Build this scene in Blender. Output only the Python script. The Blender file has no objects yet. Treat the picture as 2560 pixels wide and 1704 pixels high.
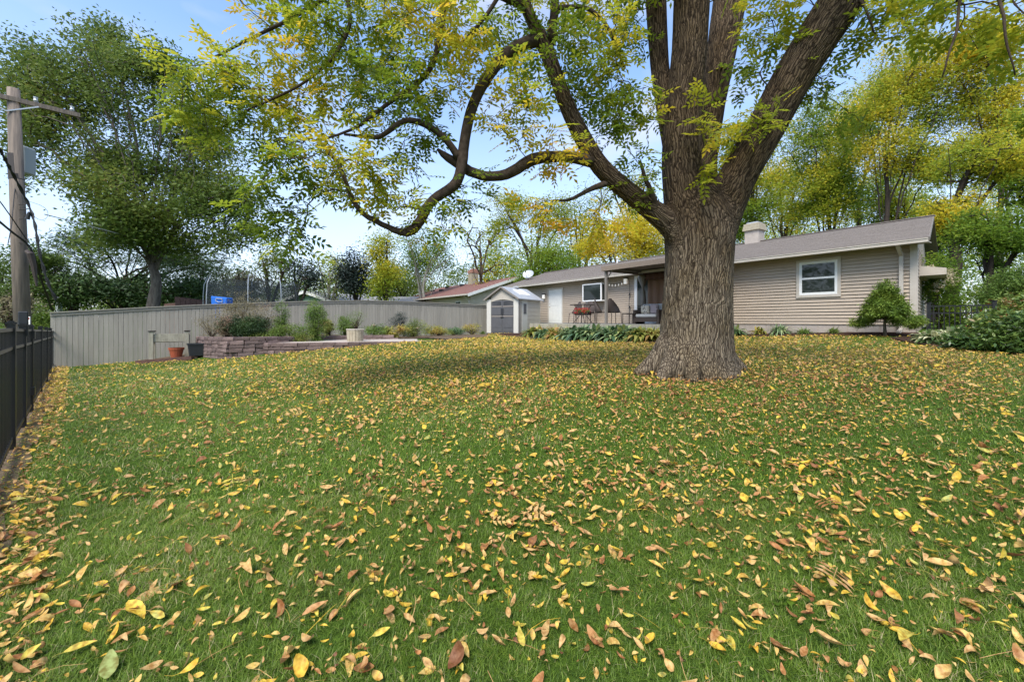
import bpy, bmesh, math
import numpy as np
from mathutils import Vector, Matrix
R = np.random.RandomState(7)
rad = math.radians
SC = bpy.context.scene
COL = SC.collection
# ------------------------------------------------------------------ camera, sky, sun, exposure
EYE = 1.5
cam_d = bpy.data.cameras.new('camera'); cam = bpy.data.objects.new('camera', cam_d); COL.objects.link(cam)
cam.location = (0, 0, EYE); cam.rotation_euler = (rad(90), 0, 0)
cam_d.sensor_width = 36; cam_d.lens = 14.4; cam_d.shift_y = -52/2560; cam_d.clip_start = .05; cam_d.clip_end = 1000
SC.camera = cam
SUN_EL, SUN_AZ = 54, 200          # azimuth measured clockwise from +Y (the view direction)
w = bpy.data.worlds.new('World'); SC.world = w; w.use_nodes = True
nt = w.node_tree; nt.nodes.clear()
def N(nt, typ, **k):
    n = nt.nodes.new(typ)
    for a, v in k.items(): setattr(n, a, v)
    return n
sky = N(nt, 'ShaderNodeTexSky', sky_type='NISHITA'); sky.sun_disc = False
sky.sun_elevation = rad(SUN_EL); sky.sun_rotation = rad(SUN_AZ)
sky.air_density = 1.0; sky.dust_density = 0.7; sky.ozone_density = 3.0
bg = N(nt, 'ShaderNodeBackground'); bg.inputs[1].default_value = .15
wo = N(nt, 'ShaderNodeOutputWorld')
tc = N(nt, 'ShaderNodeTexCoord')
mp = N(nt, 'ShaderNodeMapping'); mp.inputs['Scale'].default_value = (1.4, 1.4, 3.6); mp.inputs['Location'].default_value = (.35, .1, .2)
nz = N(nt, 'ShaderNodeTexNoise'); nz.inputs['Scale'].default_value = 1.6; nz.inputs['Detail'].default_value = 5; nz.inputs['Roughness'].default_value = .5
cr = N(nt, 'ShaderNodeValToRGB'); cr.color_ramp.elements[0].position = .5; cr.color_ramp.elements[1].position = .72
mx = N(nt, 'ShaderNodeMix', data_type='RGBA'); mx.inputs[7].default_value = (2.45, 2.6, 3.15, 1)
sep = N(nt, 'ShaderNodeSeparateXYZ'); mr = N(nt, 'ShaderNodeMapRange')
mr.inputs['From Min'].default_value = 0.0; mr.inputs['From Max'].default_value = .50; mr.inputs['To Min'].default_value = .78; mr.inputs['To Max'].default_value = 0
ad = N(nt, 'ShaderNodeMath', operation='MAXIMUM'); ml = N(nt, 'ShaderNodeMath', operation='MULTIPLY'); ml.inputs[1].default_value = .9
L = nt.links.new
L(tc.outputs['Generated'], mp.inputs[0]); L(mp.outputs[0], nz.inputs[0]); L(nz.outputs[0], cr.inputs[0]); L(cr.outputs[0], ml.inputs[0])
L(tc.outputs['Generated'], sep.inputs[0]); L(sep.outputs[2], mr.inputs[0]); L(ml.outputs[0], ad.inputs[0]); L(mr.outputs[0], ad.inputs[1])
L(ad.outputs[0], mx.inputs[0]); L(sky.outputs[0], mx.inputs[6]); L(mx.outputs[2], bg.inputs[0]); L(bg.outputs[0], wo.inputs[0])
sd = bpy.data.lights.new('sun', 'SUN'); so = bpy.data.objects.new('sun', sd); COL.objects.link(so)
sd.energy = 2.2; sd.angle = rad(28); sd.color = (1, .95, .87)
az = rad(SUN_AZ); el = rad(SUN_EL)
sdir = Vector((math.sin(az)*math.cos(el), math.cos(az)*math.cos(el), math.sin(el)))
so.rotation_euler = sdir.to_track_quat('Z', 'Y').to_euler(); so.location = (0, -5, 20)
SC.view_settings.view_transform = 'Standard'; SC.view_settings.look = 'None'; SC.view_settings.gamma = 1
SC.view_settings.use_curve_mapping = False; SC.view_settings.exposure = 1.3
SC.cycles.max_bounces = 8; SC.cycles.transparent_max_bounces = 12

# ------------------------------------------------------------------ helpers
def P(px, py, d):                                     # photo pixel (2560 wide) + distance -> place in the yard
    return np.array(((px-1280)/1024*d, d, EYE+(800-py)/1024*d))
def kd(o, kind): o['kind'] = kind; return o
def tag(o, label, cat, group=None):
    o['label'] = label; o['category'] = cat
    if group: o['group'] = group
    return o
def mesh_np(name, V, F, attr=None, smooth=False, mats=None):
    V = np.asarray(V, dtype=np.float32).reshape(-1, 3); F = np.asarray(F, dtype=np.int32)
    me = bpy.data.meshes.new(name)
    k = F.shape[1]; nf = F.shape[0]
    me.vertices.add(len(V)); me.vertices.foreach_set('co', V.ravel())
    me.loops.add(nf*k); me.loops.foreach_set('vertex_index', F.ravel())
    me.polygons.add(nf)
    me.polygons.foreach_set('loop_start', np.arange(0, nf*k, k, dtype=np.int32))
    if smooth: me.polygons.foreach_set('use_smooth', np.ones(nf, dtype=bool))
    if attr is not None:
        for an, dom, arr in attr:
            arr = np.asarray(arr, dtype=np.float32)
            if arr.ndim == 1:
                a = me.attributes.new(an, 'FLOAT', dom); a.data.foreach_set('value', arr)
            else:
                a = me.attributes.new(an, 'FLOAT_VECTOR', dom); a.data.foreach_set('vector', arr.ravel())
    me.update(calc_edges=True)
    for m in (mats or []): me.materials.append(m)
    return me
class MB:                                             # collects polygons in world space
    def __init__(s): s.v = []; s.f = []; s.n = 0; s.r = []
    def add(s, v, f, r=0.):
        b = s.n; s.v += [tuple(map(float, q)) for q in v]; s.n += len(v)
        s.f += [tuple(i+b for i in q) for q in f]; s.r += [r]*len(f); return s
    def hexa(s, c, r=0.):                             # 8 corners: bottom ring of 4, top ring of 4
        return s.add(c, [(3, 2, 1, 0), (4, 5, 6, 7), (0, 1, 5, 4), (1, 2, 6, 5), (2, 3, 7, 6), (3, 0, 4, 7)], r)
    def box(s, c, sz, ax=None, r=0.):                 # centre, size, axes (3 vectors)
        c = np.array(c, float); ax = np.eye(3) if ax is None else np.array(ax, float)
        h = np.array(sz)/2
        pts = [c + ax[0]*h[0]*a + ax[1]*h[1]*b + ax[2]*h[2]*e for e in (-1, 1) for a, b in ((-1, -1), (1, -1), (1, 1), (-1, 1))]
        return s.hexa(pts, r)
    def bar(s, a, b, wd, th, up=(0, 0, 1)):
        a = np.array(a, float); b = np.array(b, float); d = b-a; l = np.linalg.norm(d); d = d/l
        x = np.cross(d, up); 
        if np.linalg.norm(x) < 1e-4: x = np.cross(d, (1, 0, 0))
        x /= np.linalg.norm(x); y = np.cross(x, d)
        return s.box((a+b)/2, (l, wd, th), (d, x, y))
    def tube(s, pts, rads, n=8, cap=True):
        pts = np.array(pts, float); m = len(pts)
        rads = np.full(m, rads) if np.isscalar(rads) else np.array(rads, float)
        T = np.gradient(pts, axis=0); T /= np.linalg.norm(T, axis=1)[:, None]+1e-9
        ref = np.array((1, 0, 0.)) if abs(T[0][0]) < .8 else np.array((0, 1, 0.))
        vs = []
        for p, t, r_ in zip(pts, T, rads):
            x = ref - t*np.dot(ref, t); x /= np.linalg.norm(x); ref = x; y = np.cross(t, x)
            for k in range(n):
                a = 2*math.pi*k/n; vs.append(p + r_*(x*math.cos(a)+y*math.sin(a)))
        fs = [(i*n+k, i*n+(k+1) % n, (i+1)*n+(k+1) % n, (i+1)*n+k) for i in range(m-1) for k in range(n)]
        if cap: fs += [tuple(range(n))[::-1], tuple((m-1)*n+k for k in range(n))]
        return s.add(vs, fs)
    def build(s, name, mat, parent=None, smooth=False, bevel=0):
        me = bpy.data.meshes.new(name); off = np.array(parent['_o']) if parent is not None else np.zeros(3)
        me.from_pydata([tuple(np.array(q)-off) for q in s.v], [], s.f); me.materials.append(mat)
        if any(s.r):
            a = me.attributes.new('rnd', 'FLOAT', 'FACE'); a.data.foreach_set('value', np.array(s.r, dtype=np.float32))
        if smooth: me.polygons.foreach_set('use_smooth', np.ones(len(me.polygons), dtype=bool))
        o = bpy.data.objects.new(name, me); COL.objects.link(o)
        if parent is not None: o.parent = parent
        if bevel:
            bm = bmesh.new(); bm.from_mesh(me); bmesh.ops.bevel(bm, geom=bm.edges[:], offset=bevel, segments=1, affect='EDGES', clamp_overlap=True)
            bm.to_mesh(me); bm.free()
        o['_o'] = [float(q) for q in off]
        return o
def thing(name, loc, label, cat, group=None):         # Empty at the thing's base
    o = bpy.data.objects.new(name, None); COL.objects.link(o); o.location = loc; o.empty_display_size = .2
    o['_o'] = [float(q) for q in loc]; return tag(o, label, cat, group)
def link_np(name, me, parent=None, loc=None):
    o = bpy.data.objects.new(name, me); COL.objects.link(o)
    if parent is not None: o.parent = parent; o.location = [-q for q in parent['_o']]
    if loc is not None: o.location = loc
    o['_o'] = [0., 0., 0.]
    return o
def obj1(name, mb, mat, label, cat, group=None, **k):
    return tag(mb.build(name, mat, **k), label, cat, group)

# ------------------------------------------------------------------ materials
def new_mat(name):
    m = bpy.data.materials.new(name); m.use_nodes = True; t = m.node_tree
    return m, t, t.nodes['Principled BSDF']
def mat(name, c, rough=.6, c2=None, scale=8, stretch=(1, 1, 1), bump=0, metal=0, spec=.4, detail=5, bscale=None):
    m, t, b = new_mat(name); b.inputs['Roughness'].default_value = rough; b.inputs['Metallic'].default_value = metal
    b.inputs['Specular IOR Level'].default_value = spec
    b.inputs['Base Color'].default_value = (*c, 1)
    if c2 or bump:
        tc = N(t, 'ShaderNodeTexCoord'); mp = N(t, 'ShaderNodeMapping'); mp.inputs['Scale'].default_value = stretch
        nz = N(t, 'ShaderNodeTexNoise'); nz.inputs['Scale'].default_value = scale; nz.inputs['Detail'].default_value = detail; nz.inputs['Roughness'].default_value = .6
        t.links.new(tc.outputs['Object'], mp.inputs[0]); t.links.new(mp.outputs[0], nz.inputs[0])
        if c2:
            r = N(t, 'ShaderNodeValToRGB'); e = r.color_ramp.elements
            e[0].color = (*c2, 1); e[0].position = .33; e[1].color = (*c, 1); e[1].position = .66
            t.links.new(nz.outputs[0], r.inputs[0]); t.links.new(r.outputs[0], b.inputs['Base Color'])
        if bump:
            n2 = nz
            if bscale:
                n2 = N(t, 'ShaderNodeTexNoise'); n2.inputs['Scale'].default_value = bscale; n2.inputs['Detail'].default_value = 3; t.links.new(mp.outputs[0], n2.inputs[0])
            bp = N(t, 'ShaderNodeBump'); bp.inputs['Strength'].default_value = 1; bp.inputs['Distance'].default_value = bump
            t.links.new(n2.outputs[0], bp.inputs['Height']); t.links.new(bp.outputs[0], b.inputs['Normal'])
    return m
def varied(m, amt=.25):                               # each object of the material a touch lighter or darker
    t = m.node_tree; b = t.nodes['Principled BSDF']
    oi = N(t, 'ShaderNodeObjectInfo'); mr = N(t, 'ShaderNodeMapRange'); mr.inputs['To Min'].default_value = 1-amt; mr.inputs['To Max'].default_value = 1+amt
    hs = N(t, 'ShaderNodeHueSaturation'); t.links.new(oi.outputs['Random'], mr.inputs[0]); t.links.new(mr.outputs[0], hs.inputs['Value'])
    if b.inputs['Base Color'].links:
        t.links.new(b.inputs['Base Color'].links[0].from_socket, hs.inputs['Color'])
    else: hs.inputs['Color'].default_value = b.inputs['Base Color'].default_value
    t.links.new(hs.outputs[0], b.inputs['Base Color']); return m
def leaf_mat(name, stops, trans=.35, rough=.55, spec=.3):  # stops: (position, colour) read from the leaf's own random value
    m = bpy.data.materials.new(name); m.use_nodes = True; t = m.node_tree; t.nodes.clear()
    a = N(t, 'ShaderNodeAttribute', attribute_name='rnd'); r = N(t, 'ShaderNodeValToRGB')
    e = r.color_ramp.elements
    while len(e) < len(stops): e.new(.5)
    for q, (p, c) in zip(e, stops): q.position = p
    for q, (p, c) in zip(e, stops): q.color = (*c, 1)
    t.links.new(a.outputs['Fac'], r.inputs[0])
    b = N(t, 'ShaderNodeBsdfPrincipled'); b.inputs['Roughness'].default_value = rough; b.inputs['Specular IOR Level'].default_value = spec
    tr = N(t, 'ShaderNodeBsdfTranslucent'); ms = N(t, 'ShaderNodeMixShader'); ms.inputs[0].default_value = trans
    g = N(t, 'ShaderNodeGamma'); g.inputs[1].default_value = .85
    o = N(t, 'ShaderNodeOutputMaterial')
    t.links.new(r.outputs[0], b.inputs['Base Color']); t.links.new(r.outputs[0], g.inputs[0]); t.links.new(g.outputs[0], tr.inputs[0])
    t.links.new(b.outputs[0], ms.inputs[1]); t.links.new(tr.outputs[0], ms.inputs[2]); t.links.new(ms.outputs[0], o.inputs[0])
    return m
M = {}
M['siding'] = varied(mat('siding', (.44, .36, .275), .55, (.38, .31, .24), 3, (1, 1, 6)), .03)
M['siding2'] = varied(mat('siding2', (.56, .47, .35), .55, (.5, .42, .31), 3, (1, 1, 6)), .04)
M['trim'] = mat('trim', (.52, .47, .40), .5, (.46, .41, .35), 4)
M['white'] = mat('white', (.74, .73, .68), .45, (.66, .65, .61), 6)
M['vinylwhite'] = mat('vinylwhite', (.8, .8, .78), .35)
M['shingle'] = mat('shingle', (.235, .205, .18), .95, (.155, .135, .12), 22, (1, 1, 1), .006, spec=.15, bscale=60)
M['shingle_brown'] = mat('shingle_brown', (.20, .105, .085), .95, (.14, .07, .06), 14, bump=.006, spec=.15, bscale=60)
M['shingle_grey'] = mat('shingle_grey', (.30, .30, .31), .95, (.22, .22, .23), 14, spec=.15)
M['soffit'] = mat('soffit', (.43, .38, .32), .6)
M['foundation'] = mat('foundation', (.44, .385, .33), .85, (.36, .31, .27), 6, bump=.004, bscale=40)
M['greenwall'] = mat('greenwall', (.16, .25, .17), .7)
def glass_mat():
    m, t, b = new_mat('pane_glass'); b.inputs['Base Color'].default_value = (.02, .026, .024, 1); b.inputs['Roughness'].default_value = .03
    b.inputs['Specular IOR Level'].default_value = .6
    tc = N(t, 'ShaderNodeTexCoord'); n = N(t, 'ShaderNodeTexNoise'); n.inputs['Scale'].default_value = 1.5
    bp = N(t, 'ShaderNodeBump'); bp.inputs['Distance'].default_value = .0015; t.links.new(tc.outputs['Object'], n.inputs[0]); t.links.new(n.outputs[0], bp.inputs['Height']); t.links.new(bp.outputs[0], b.inputs['Normal'])
    return m
M['glass'] = glass_mat()
M['fence'] = varied(mat('fence', (.30, .28, .235), .85, (.255, .238, .20), 3.5, (5, 5, .45), .004, spec=.2), .08)
M['blackmetal'] = mat('blackmetal', (.014, .014, .015), .28, spec=.5)
M['pole'] = mat('pole', (.22, .175, .135), .9, (.11, .09, .075), 4, (5, 5, .35), .012)
M['wood_grey'] = mat('wood_grey', (.40, .37, .28), .85, (.26, .24, .18), 5, (3, 3, .6), .004)
M['block'] = varied(mat('block', (.215, .155, .14), .95, (.12, .088, .082), 7, bump=.012, bscale=18, spec=.15), .28)
M['terracotta'] = mat('terracotta', (.42, .10, .045), .6, (.36, .085, .04), 6)
M['blackplastic'] = mat('blackplastic', (.03, .032, .035), .5)
M['mulch'] = mat('mulch', (.075, .04, .028), 1, (.03, .018, .013), 40, bump=.03, spec=.1)
M['soil'] = mat('soil', (.16, .115, .075), 1, (.07, .05, .033), 14, bump=.03, spec=.1)
M['concrete'] = mat('concrete', (.45, .39, .33), .9, (.36, .31, .26), 5, spec=.2)
M['shed'] = mat('shed', (.47, .43, .36), .5, (.43, .39, .33), 3)
M['shedwhite'] = mat('shedwhite', (.55, .53, .47), .5)
M['sheddoor'] = mat('sheddoor', (.10, .10, .105), .5, (.085, .085, .09), 5)
M['shedroof'] = mat('shedroof', (.36, .37, .38), .4, (.31, .32, .33), 3)
M['deck'] = mat('deck', (.33, .32, .29), .8, (.26, .25, .23), 5)
M['gazebo'] = mat('gazebo', (.22, .195, .17), .45)
M['gazcloth'] = mat('gazcloth', (.27, .16, .105), .9, (.22, .13, .085), 3, (3, 3, .4))
M['gaztop'] = mat('gaztop', (.24, .185, .145), .9)
M['darkmetal'] = mat('darkmetal', (.045, .035, .028), .5)
M['wicker'] = mat('wicker', (.07, .052, .043), .7, (.04, .03, .025), 60)
M['cushion'] = mat('cushion', (.42, .42, .41), .9)
M['lavender'] = mat('lavender', (.42, .34, .34), .9)
M['red'] = mat('red', (.45, .02, .02), .8, (.3, .01, .01), 20)
M['brass'] = mat('brass', (.5, .4, .2), .3, metal=1)
M['blue'] = mat('blue', (.02, .14, .55), .4)
M['galv'] = mat('galv', (.45, .47, .49), .45, metal=.3)
M['greybox'] = mat('greybox', (.30, .33, .33), .6)
M['cable'] = mat('cable', (.018, .018, .018), .6)
M['cream'] = mat('cream', (.42, .37, .27), .8, (.33, .28, .2), 8)
M['brickred'] = mat('brickred', (.42, .22, .16), .9, (.3, .15, .11), 12)
M['redwood'] = mat('redwood', (.12, .06, .045), .8, (.08, .04, .03), 6)
M['paper'] = mat('paper', (.75, .74, .72), .6)
def pattern_mat():
    m, t, b = new_mat('patterned_cloth'); b.inputs['Roughness'].default_value = .9
    tc = N(t, 'ShaderNodeTexCoord'); v = N(t, 'ShaderNodeTexVoronoi'); v.inputs['Scale'].default_value = 11
    r = N(t, 'ShaderNodeValToRGB'); e = r.color_ramp.elements; e[0].color = (.03, .02, .02, 1); e[0].position = .28; e[1].color = (.68, .60, .48, 1); e[1].position = .33
    t.links.new(tc.outputs['Object'], v.inputs[0]); t.links.new(v.outputs['Distance'], r.inputs[0]); t.links.new(r.outputs[0], b.inputs['Base Color']); return m
M['pattern'] = pattern_mat()
def net_mat():
    m = bpy.data.materials.new('net'); m.use_nodes = True; t = m.node_tree; b = t.nodes['Principled BSDF']; b.inputs['Base Color'].default_value = (.02, .028, .028, 1)
    tr = N(t, 'ShaderNodeBsdfTransparent'); ms = N(t, 'ShaderNodeMixShader'); ms.inputs[0].default_value = .55
    o = t.nodes['Material Output']; t.links.new(tr.outputs[0], ms.inputs[1]); t.links.new(b.outputs[0], ms.inputs[2]); t.links.new(ms.outputs[0], o.inputs[0]); return m
M['net'] = net_mat()
def lamp_mat():
    m, t, b = new_mat('lamp_glass'); b.inputs['Base Color'].default_value = (.85, .83, .78, 1); b.inputs['Emission Color'].default_value = (1, .95, .85, 1); b.inputs['Emission Strength'].default_value = .15; return m
M['lamp'] = lamp_mat()
def bark_mat(name, dark, light, moss, sc=1., bump=.02, ridge=26, zs=.16):
    m, t, b = new_mat(name); b.inputs['Roughness'].default_value = .95; b.inputs['Specular IOR Level'].default_value = .15
    at = N(t, 'ShaderNodeAttribute', attribute_name='bark'); mp = N(t, 'ShaderNodeMapping'); mp.inputs['Scale'].default_value = (sc, sc, sc*zs)
    w1 = N(t, 'ShaderNodeTexNoise'); w1.inputs['Scale'].default_value = 5; w1.inputs['Detail'].default_value = 3
    mxv = N(t, 'ShaderNodeMix', data_type='VECTOR'); 
    sb = N(t, 'ShaderNodeVectorMath', operation='SUBTRACT'); sb.inputs[1].default_value = (.5, .5, .5)
    scv = N(t, 'ShaderNodeVectorMath', operation='SCALE'); scv.inputs['Scale'].default_value = .11/sc
    addv = N(t, 'ShaderNodeVectorMath', operation='ADD')
    L = t.links.new
    L(at.outputs['Vector'], w1.inputs[0]); L(w1.outputs['Color'], sb.inputs[0]); L(sb.outputs[0], scv.inputs[0]); L(at.outputs['Vector'], addv.inputs[0]); L(scv.outputs[0], addv.inputs[1]); L(addv.outputs[0], mp.inputs[0])
    v = N(t, 'ShaderNodeTexVoronoi', feature='DISTANCE_TO_EDGE'); v.inputs['Scale'].default_value = ridge; L(mp.outputs[0], v.inputs[0])
    n = N(t, 'ShaderNodeTexNoise'); n.inputs['Scale'].default_value = ridge*1.3; n.inputs['Detail'].default_value = 5; n.inputs['Roughness'].default_value = .65; L(mp.outputs[0], n.inputs[0])
    mr = N(t, 'ShaderNodeMapRange'); mr.inputs['From Max'].default_value = .42; L(v.outputs['Distance'], mr.inputs[0])
    m1 = N(t, 'ShaderNodeMath', operation='MULTIPLY_ADD'); m1.inputs[1].default_value = .7; L(n.outputs[0], m1.inputs[0]); L(mr.outputs[0], m1.inputs[2])
    r = N(t, 'ShaderNodeValToRGB'); e = r.color_ramp.elements; e[0].color = (*dark, 1); e[0].position = .36; e[1].color = (*light, 1); e[1].position = .9
    L(m1.outputs[0], r.inputs[0])
    n3 = N(t, 'ShaderNodeTexNoise'); n3.inputs['Scale'].default_value = 1.7; n3.inputs['Detail'].default_value = 4; L(at.outputs['Vector'], n3.inputs[0])
    r3 = N(t, 'ShaderNodeValToRGB'); r3.color_ramp.elements[0].position = .45; r3.color_ramp.elements[1].position = .7; L(n3.outputs[0], r3.inputs[0])
    mx = N(t, 'ShaderNodeMix', data_type='RGBA', blend_type='MULTIPLY'); mx.inputs[7].default_value = (*moss, 1); L(r3.outputs[0], mx.inputs[0]); L(r.outputs[0], mx.inputs[6])
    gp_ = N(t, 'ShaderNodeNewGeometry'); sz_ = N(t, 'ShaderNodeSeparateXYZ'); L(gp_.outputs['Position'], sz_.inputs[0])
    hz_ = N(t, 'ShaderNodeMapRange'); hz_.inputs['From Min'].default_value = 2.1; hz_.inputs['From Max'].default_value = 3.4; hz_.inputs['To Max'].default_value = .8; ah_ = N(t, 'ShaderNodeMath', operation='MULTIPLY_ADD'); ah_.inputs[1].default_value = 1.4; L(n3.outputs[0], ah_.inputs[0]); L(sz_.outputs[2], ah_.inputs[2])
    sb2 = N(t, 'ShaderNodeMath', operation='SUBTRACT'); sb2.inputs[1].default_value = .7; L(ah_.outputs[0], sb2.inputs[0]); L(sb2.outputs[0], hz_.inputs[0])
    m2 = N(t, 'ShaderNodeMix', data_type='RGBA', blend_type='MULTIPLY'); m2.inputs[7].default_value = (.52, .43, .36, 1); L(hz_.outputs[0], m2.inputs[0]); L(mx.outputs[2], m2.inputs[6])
    L(m2.outputs[2], b.inputs['Base Color'])
    bp = N(t, 'ShaderNodeBump'); bp.inputs['Distance'].default_value = bump; bp.inputs['Strength'].default_value = 1; L(m1.outputs[0], bp.inputs['Height']); L(bp.outputs[0], b.inputs['Normal'])
    return m
M['bark'] = bark_mat('bark', (.030, .021, .014), (.235, .187, .13), (.80, .76, .64), 1., .017, ridge=30, zs=.055)
M['bark_thin'] = mat('bark_thin', (.085, .062, .045), .95, (.04, .028, .02), 14, bump=.006, spec=.1)
M['bark_grey'] = mat('bark_grey', (.17, .145, .12), .95, (.08, .066, .054), 9, (1, 1, .3), .01, spec=.1)
M['bark_dark'] = mat('bark_dark', (.055, .043, .034), .95, (.03, .024, .02), 9, (1, 1, .3), spec=.1)
M['bark_white'] = mat('bark_white', (.36, .34, .29), .9, (.2, .19, .16), 6, (1, 1, .6), spec=.1)
G1, G2, G3 = (.035, .075, .012), (.07, .125, .016), (.13, .19, .022)
YG, Y, YO, OR, BR = (.26, .29, .03), (.48, .36, .03), (.52, .28, .03), (.42, .15, .025), (.16, .09, .045)
M['ashleaf'] = leaf_mat('ashleaf', [(0, (.055, .10, .010)), (.28, (.12, .19, .012)), (.50, (.26, .32, .018)), (.70, (.44, .42, .022)), (.88, (.68, .48, .025)), (1, (.58, .26, .02))], .55)
M['mapleleaf'] = leaf_mat('mapleleaf', [(0, (.05, .095, .016)), (.5, (.105, .16, .024)), (.8, (.18, .22, .034)), (.93, (.22, .17, .04)), (1, (.30, .11, .03))], .4)
M['woodleaf'] = leaf_mat('woodleaf', [(0, (.06, .13, .014)), (.33, (.14, .23, .018)), (.55, (.32, .37, .025)), (.76, (.66, .52, .03)), (1, (.72, .48, .03))], .5)
M['pineleaf'] = leaf_mat('pineleaf', [(0, (.025, .055, .016)), (.7, (.06, .11, .025)), (1, (.11, .16, .035))], .1)
M['spruceleaf'] = leaf_mat('spruceleaf', [(0, (.018, .03, .024)), (1, (.05, .075, .06))], .1)
M['dryleaf'] = leaf_mat('dryleaf', [(0, (.14, .125, .06)), (.5, (.26, .22, .12)), (.8, (.28, .2, .13)), (1, (.3, .13, .1))], .25)
M['hosta'] = leaf_mat('hosta', [(0, (.05, .11, .04)), (.4, (.14, .23, .09)), (.68, (.34, .42, .20)), (.88, (.42, .42, .10)), (1, (.4, .25, .07))], .25, .4, .5)
M['hostayellow'] = leaf_mat('hostayellow', [(0, (.08, .14, .03)), (.4, (.25, .28, .05)), (.75, (.5, .42, .1)), (1, (.36, .16, .06))], .3, .45)
M['variegated'] = leaf_mat('variegated', [(0, (.05, .10, .03)), (.4, (.13, .2, .06)), (.65, (.46, .46, .22)), (1, (.66, .63, .38))], .3, .45)
M['perennial'] = leaf_mat('perennial', [(0, (.06, .13, .022)), (.5, (.17, .25, .045)), (.85, (.24, .24, .06)), (1, (.35, .2, .07))], .3)
M['redbloom'] = leaf_mat('redbloom', [(0, (.35, .01, .01)), (1, (.65, .03, .025))], .2)
M['yew'] = leaf_mat('yew', [(0, (.012, .03, .01)), (.6, (.03, .065, .016)), (1, (.06, .10, .02))], .1)
M['peony'] = leaf_mat('peony', [(0, (.03, .07, .015)), (.45, (.085, .15, .025)), (.75, (.20, .27, .045)), (.92, (.22, .09, .03)), (1, (.32, .08, .03))], .2, .4, .5)
M['conifer'] = leaf_mat('conifer', [(0, (.05, .10, .014)), (.5, (.14, .22, .025)), (.9, (.28, .34, .05)), (1, (.22, .13, .04))], .15)
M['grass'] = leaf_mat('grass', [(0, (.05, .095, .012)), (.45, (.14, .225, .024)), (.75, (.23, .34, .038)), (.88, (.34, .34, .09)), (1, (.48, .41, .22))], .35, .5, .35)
M['litter'] = leaf_mat('litter', [(0, (.20, .09, .045)), (.16, (.46, .21, .07)), (.36, (.60, .38, .17)), (.56, (.68, .47, .15)), (.76, (.72, .47, .05)), (.9, (.72, .56, .08)), (1, (.34, .40, .13))], .2, .6, .3)
t = M['litter'].node_tree; pb = [n for n in t.nodes if n.type == 'BSDF_PRINCIPLED'][0]; rampo = pb.inputs['Base Color'].links[0].from_socket
geo = N(t, 'ShaderNodeNewGeometry'); nn_ = N(t, 'ShaderNodeTexNoise'); nn_.inputs['Scale'].default_value = 45; nn_.inputs['Detail'].default_value = 4; t.links.new(geo.outputs['Position'], nn_.inputs[0])
rr__ = N(t, 'ShaderNodeValToRGB'); rr__.color_ramp.elements[0].position = .32; rr__.color_ramp.elements[0].color = (.52, .38, .25, 1); rr__.color_ramp.elements[1].position = .6; rr__.color_ramp.elements[1].color = (1, 1, 1, 1); t.links.new(nn_.outputs[0], rr__.inputs[0])
mm_ = N(t, 'ShaderNodeMix', data_type='RGBA', blend_type='MULTIPLY'); mm_.inputs[0].default_value = 1; t.links.new(rampo, mm_.inputs[6]); t.links.new(rr__.outputs[0], mm_.inputs[7]); t.links.new(mm_.outputs[2], pb.inputs['Base Color'])
M['flower'] = leaf_mat('flower', [(0, (.42, .34, .2)), (1, (.62, .55, .38))], .3)

# ------------------------------------------------------------------ terrain
S_ = [(0, 0, -1.5), (0, 1.7, -1.5), (-3, 1.8, -1.5), (3.2, 1.8, -1.46), (0, 4, -1.27), (3.2, 4, -1.15), (3.3, 6.6, -.95), (3.2, 7.5, -.88), (5.5, 7.5, -.80), (8.5, 6.8, -.74), (6, 4, -.98),
      (0, 8, -.97), (-3, 8, -1.17), (-5.5, 4.5, -1.437), (-6.66, 5.57, -1.48), (-9.44, 8.2, -1.55), (-11.7, 10.3, -1.63), (-17, 15.2, -1.66), (-16, 14.3, -1.66), (-13.7, 15.8, -1.5), (-12.6, 16.6, -1.28),
      (-9.3, 13.4, -1.27), (-8.1, 13.7, -1.145), (-6.55, 14.1, -1.02), (-5.36, 14.5, -.93), (-3.75, 15.1, -.80), (-7.3, 20.3, -.88), (-1.5, 24.4, -.88), (-.8, 23.5, -.79), (.3, 22.5, -.75),
      (.8, 21, -.82), (2.6, 19, -.87), (5.2, 14.9, -.77), (7.0, 13.5, -.68), (8.6, 15.8, -.62), (11.2, 11.4, -.48), (11.9, 12, -.41), (11.2, 10, -.60), (0, 14, -.9), (3.5, 12, -.82), (-4, 12, -.98), (-6, 9, -1.27), (3, 26, -.7),
      (0, -6, -1.8), (14, 4, -.7), (16, 14, -.3), (-8, 0, -1.6), (-22, 14, -1.7), (-10, 26, -1.1), (10, 24, -.4), (-30, 30, -1.6), (20, 30, -.3), (0, 45, -1.), (40, 45, -.3), (-45, 50, -1.6), (35, 10, -.5), (-35, 0, -2), (20, -15, -1.8), (-15, -15, -2.), (0, 70, -1.), (60, 80, -1), (-60, 80, -1.5)]
S_ = np.array(S_)
def _phi(r): return np.where(r > 1e-9, r*r*np.log(np.maximum(r, 1e-9)), 0)
_n = len(S_); _K = _phi(np.linalg.norm(S_[:, None, :2]-S_[None, :, :2], axis=2)) + np.eye(_n)*.6
_A = np.zeros((_n+3, _n+3)); _A[:_n, :_n] = _K; _A[:_n, _n] = 1; _A[:_n, _n+1:] = S_[:, :2]; _A[_n, :_n] = 1; _A[_n+1:, :_n] = S_[:, :2].T
_w = np.linalg.solve(_A, np.concatenate([S_[:, 2], np.zeros(3)]))
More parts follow.
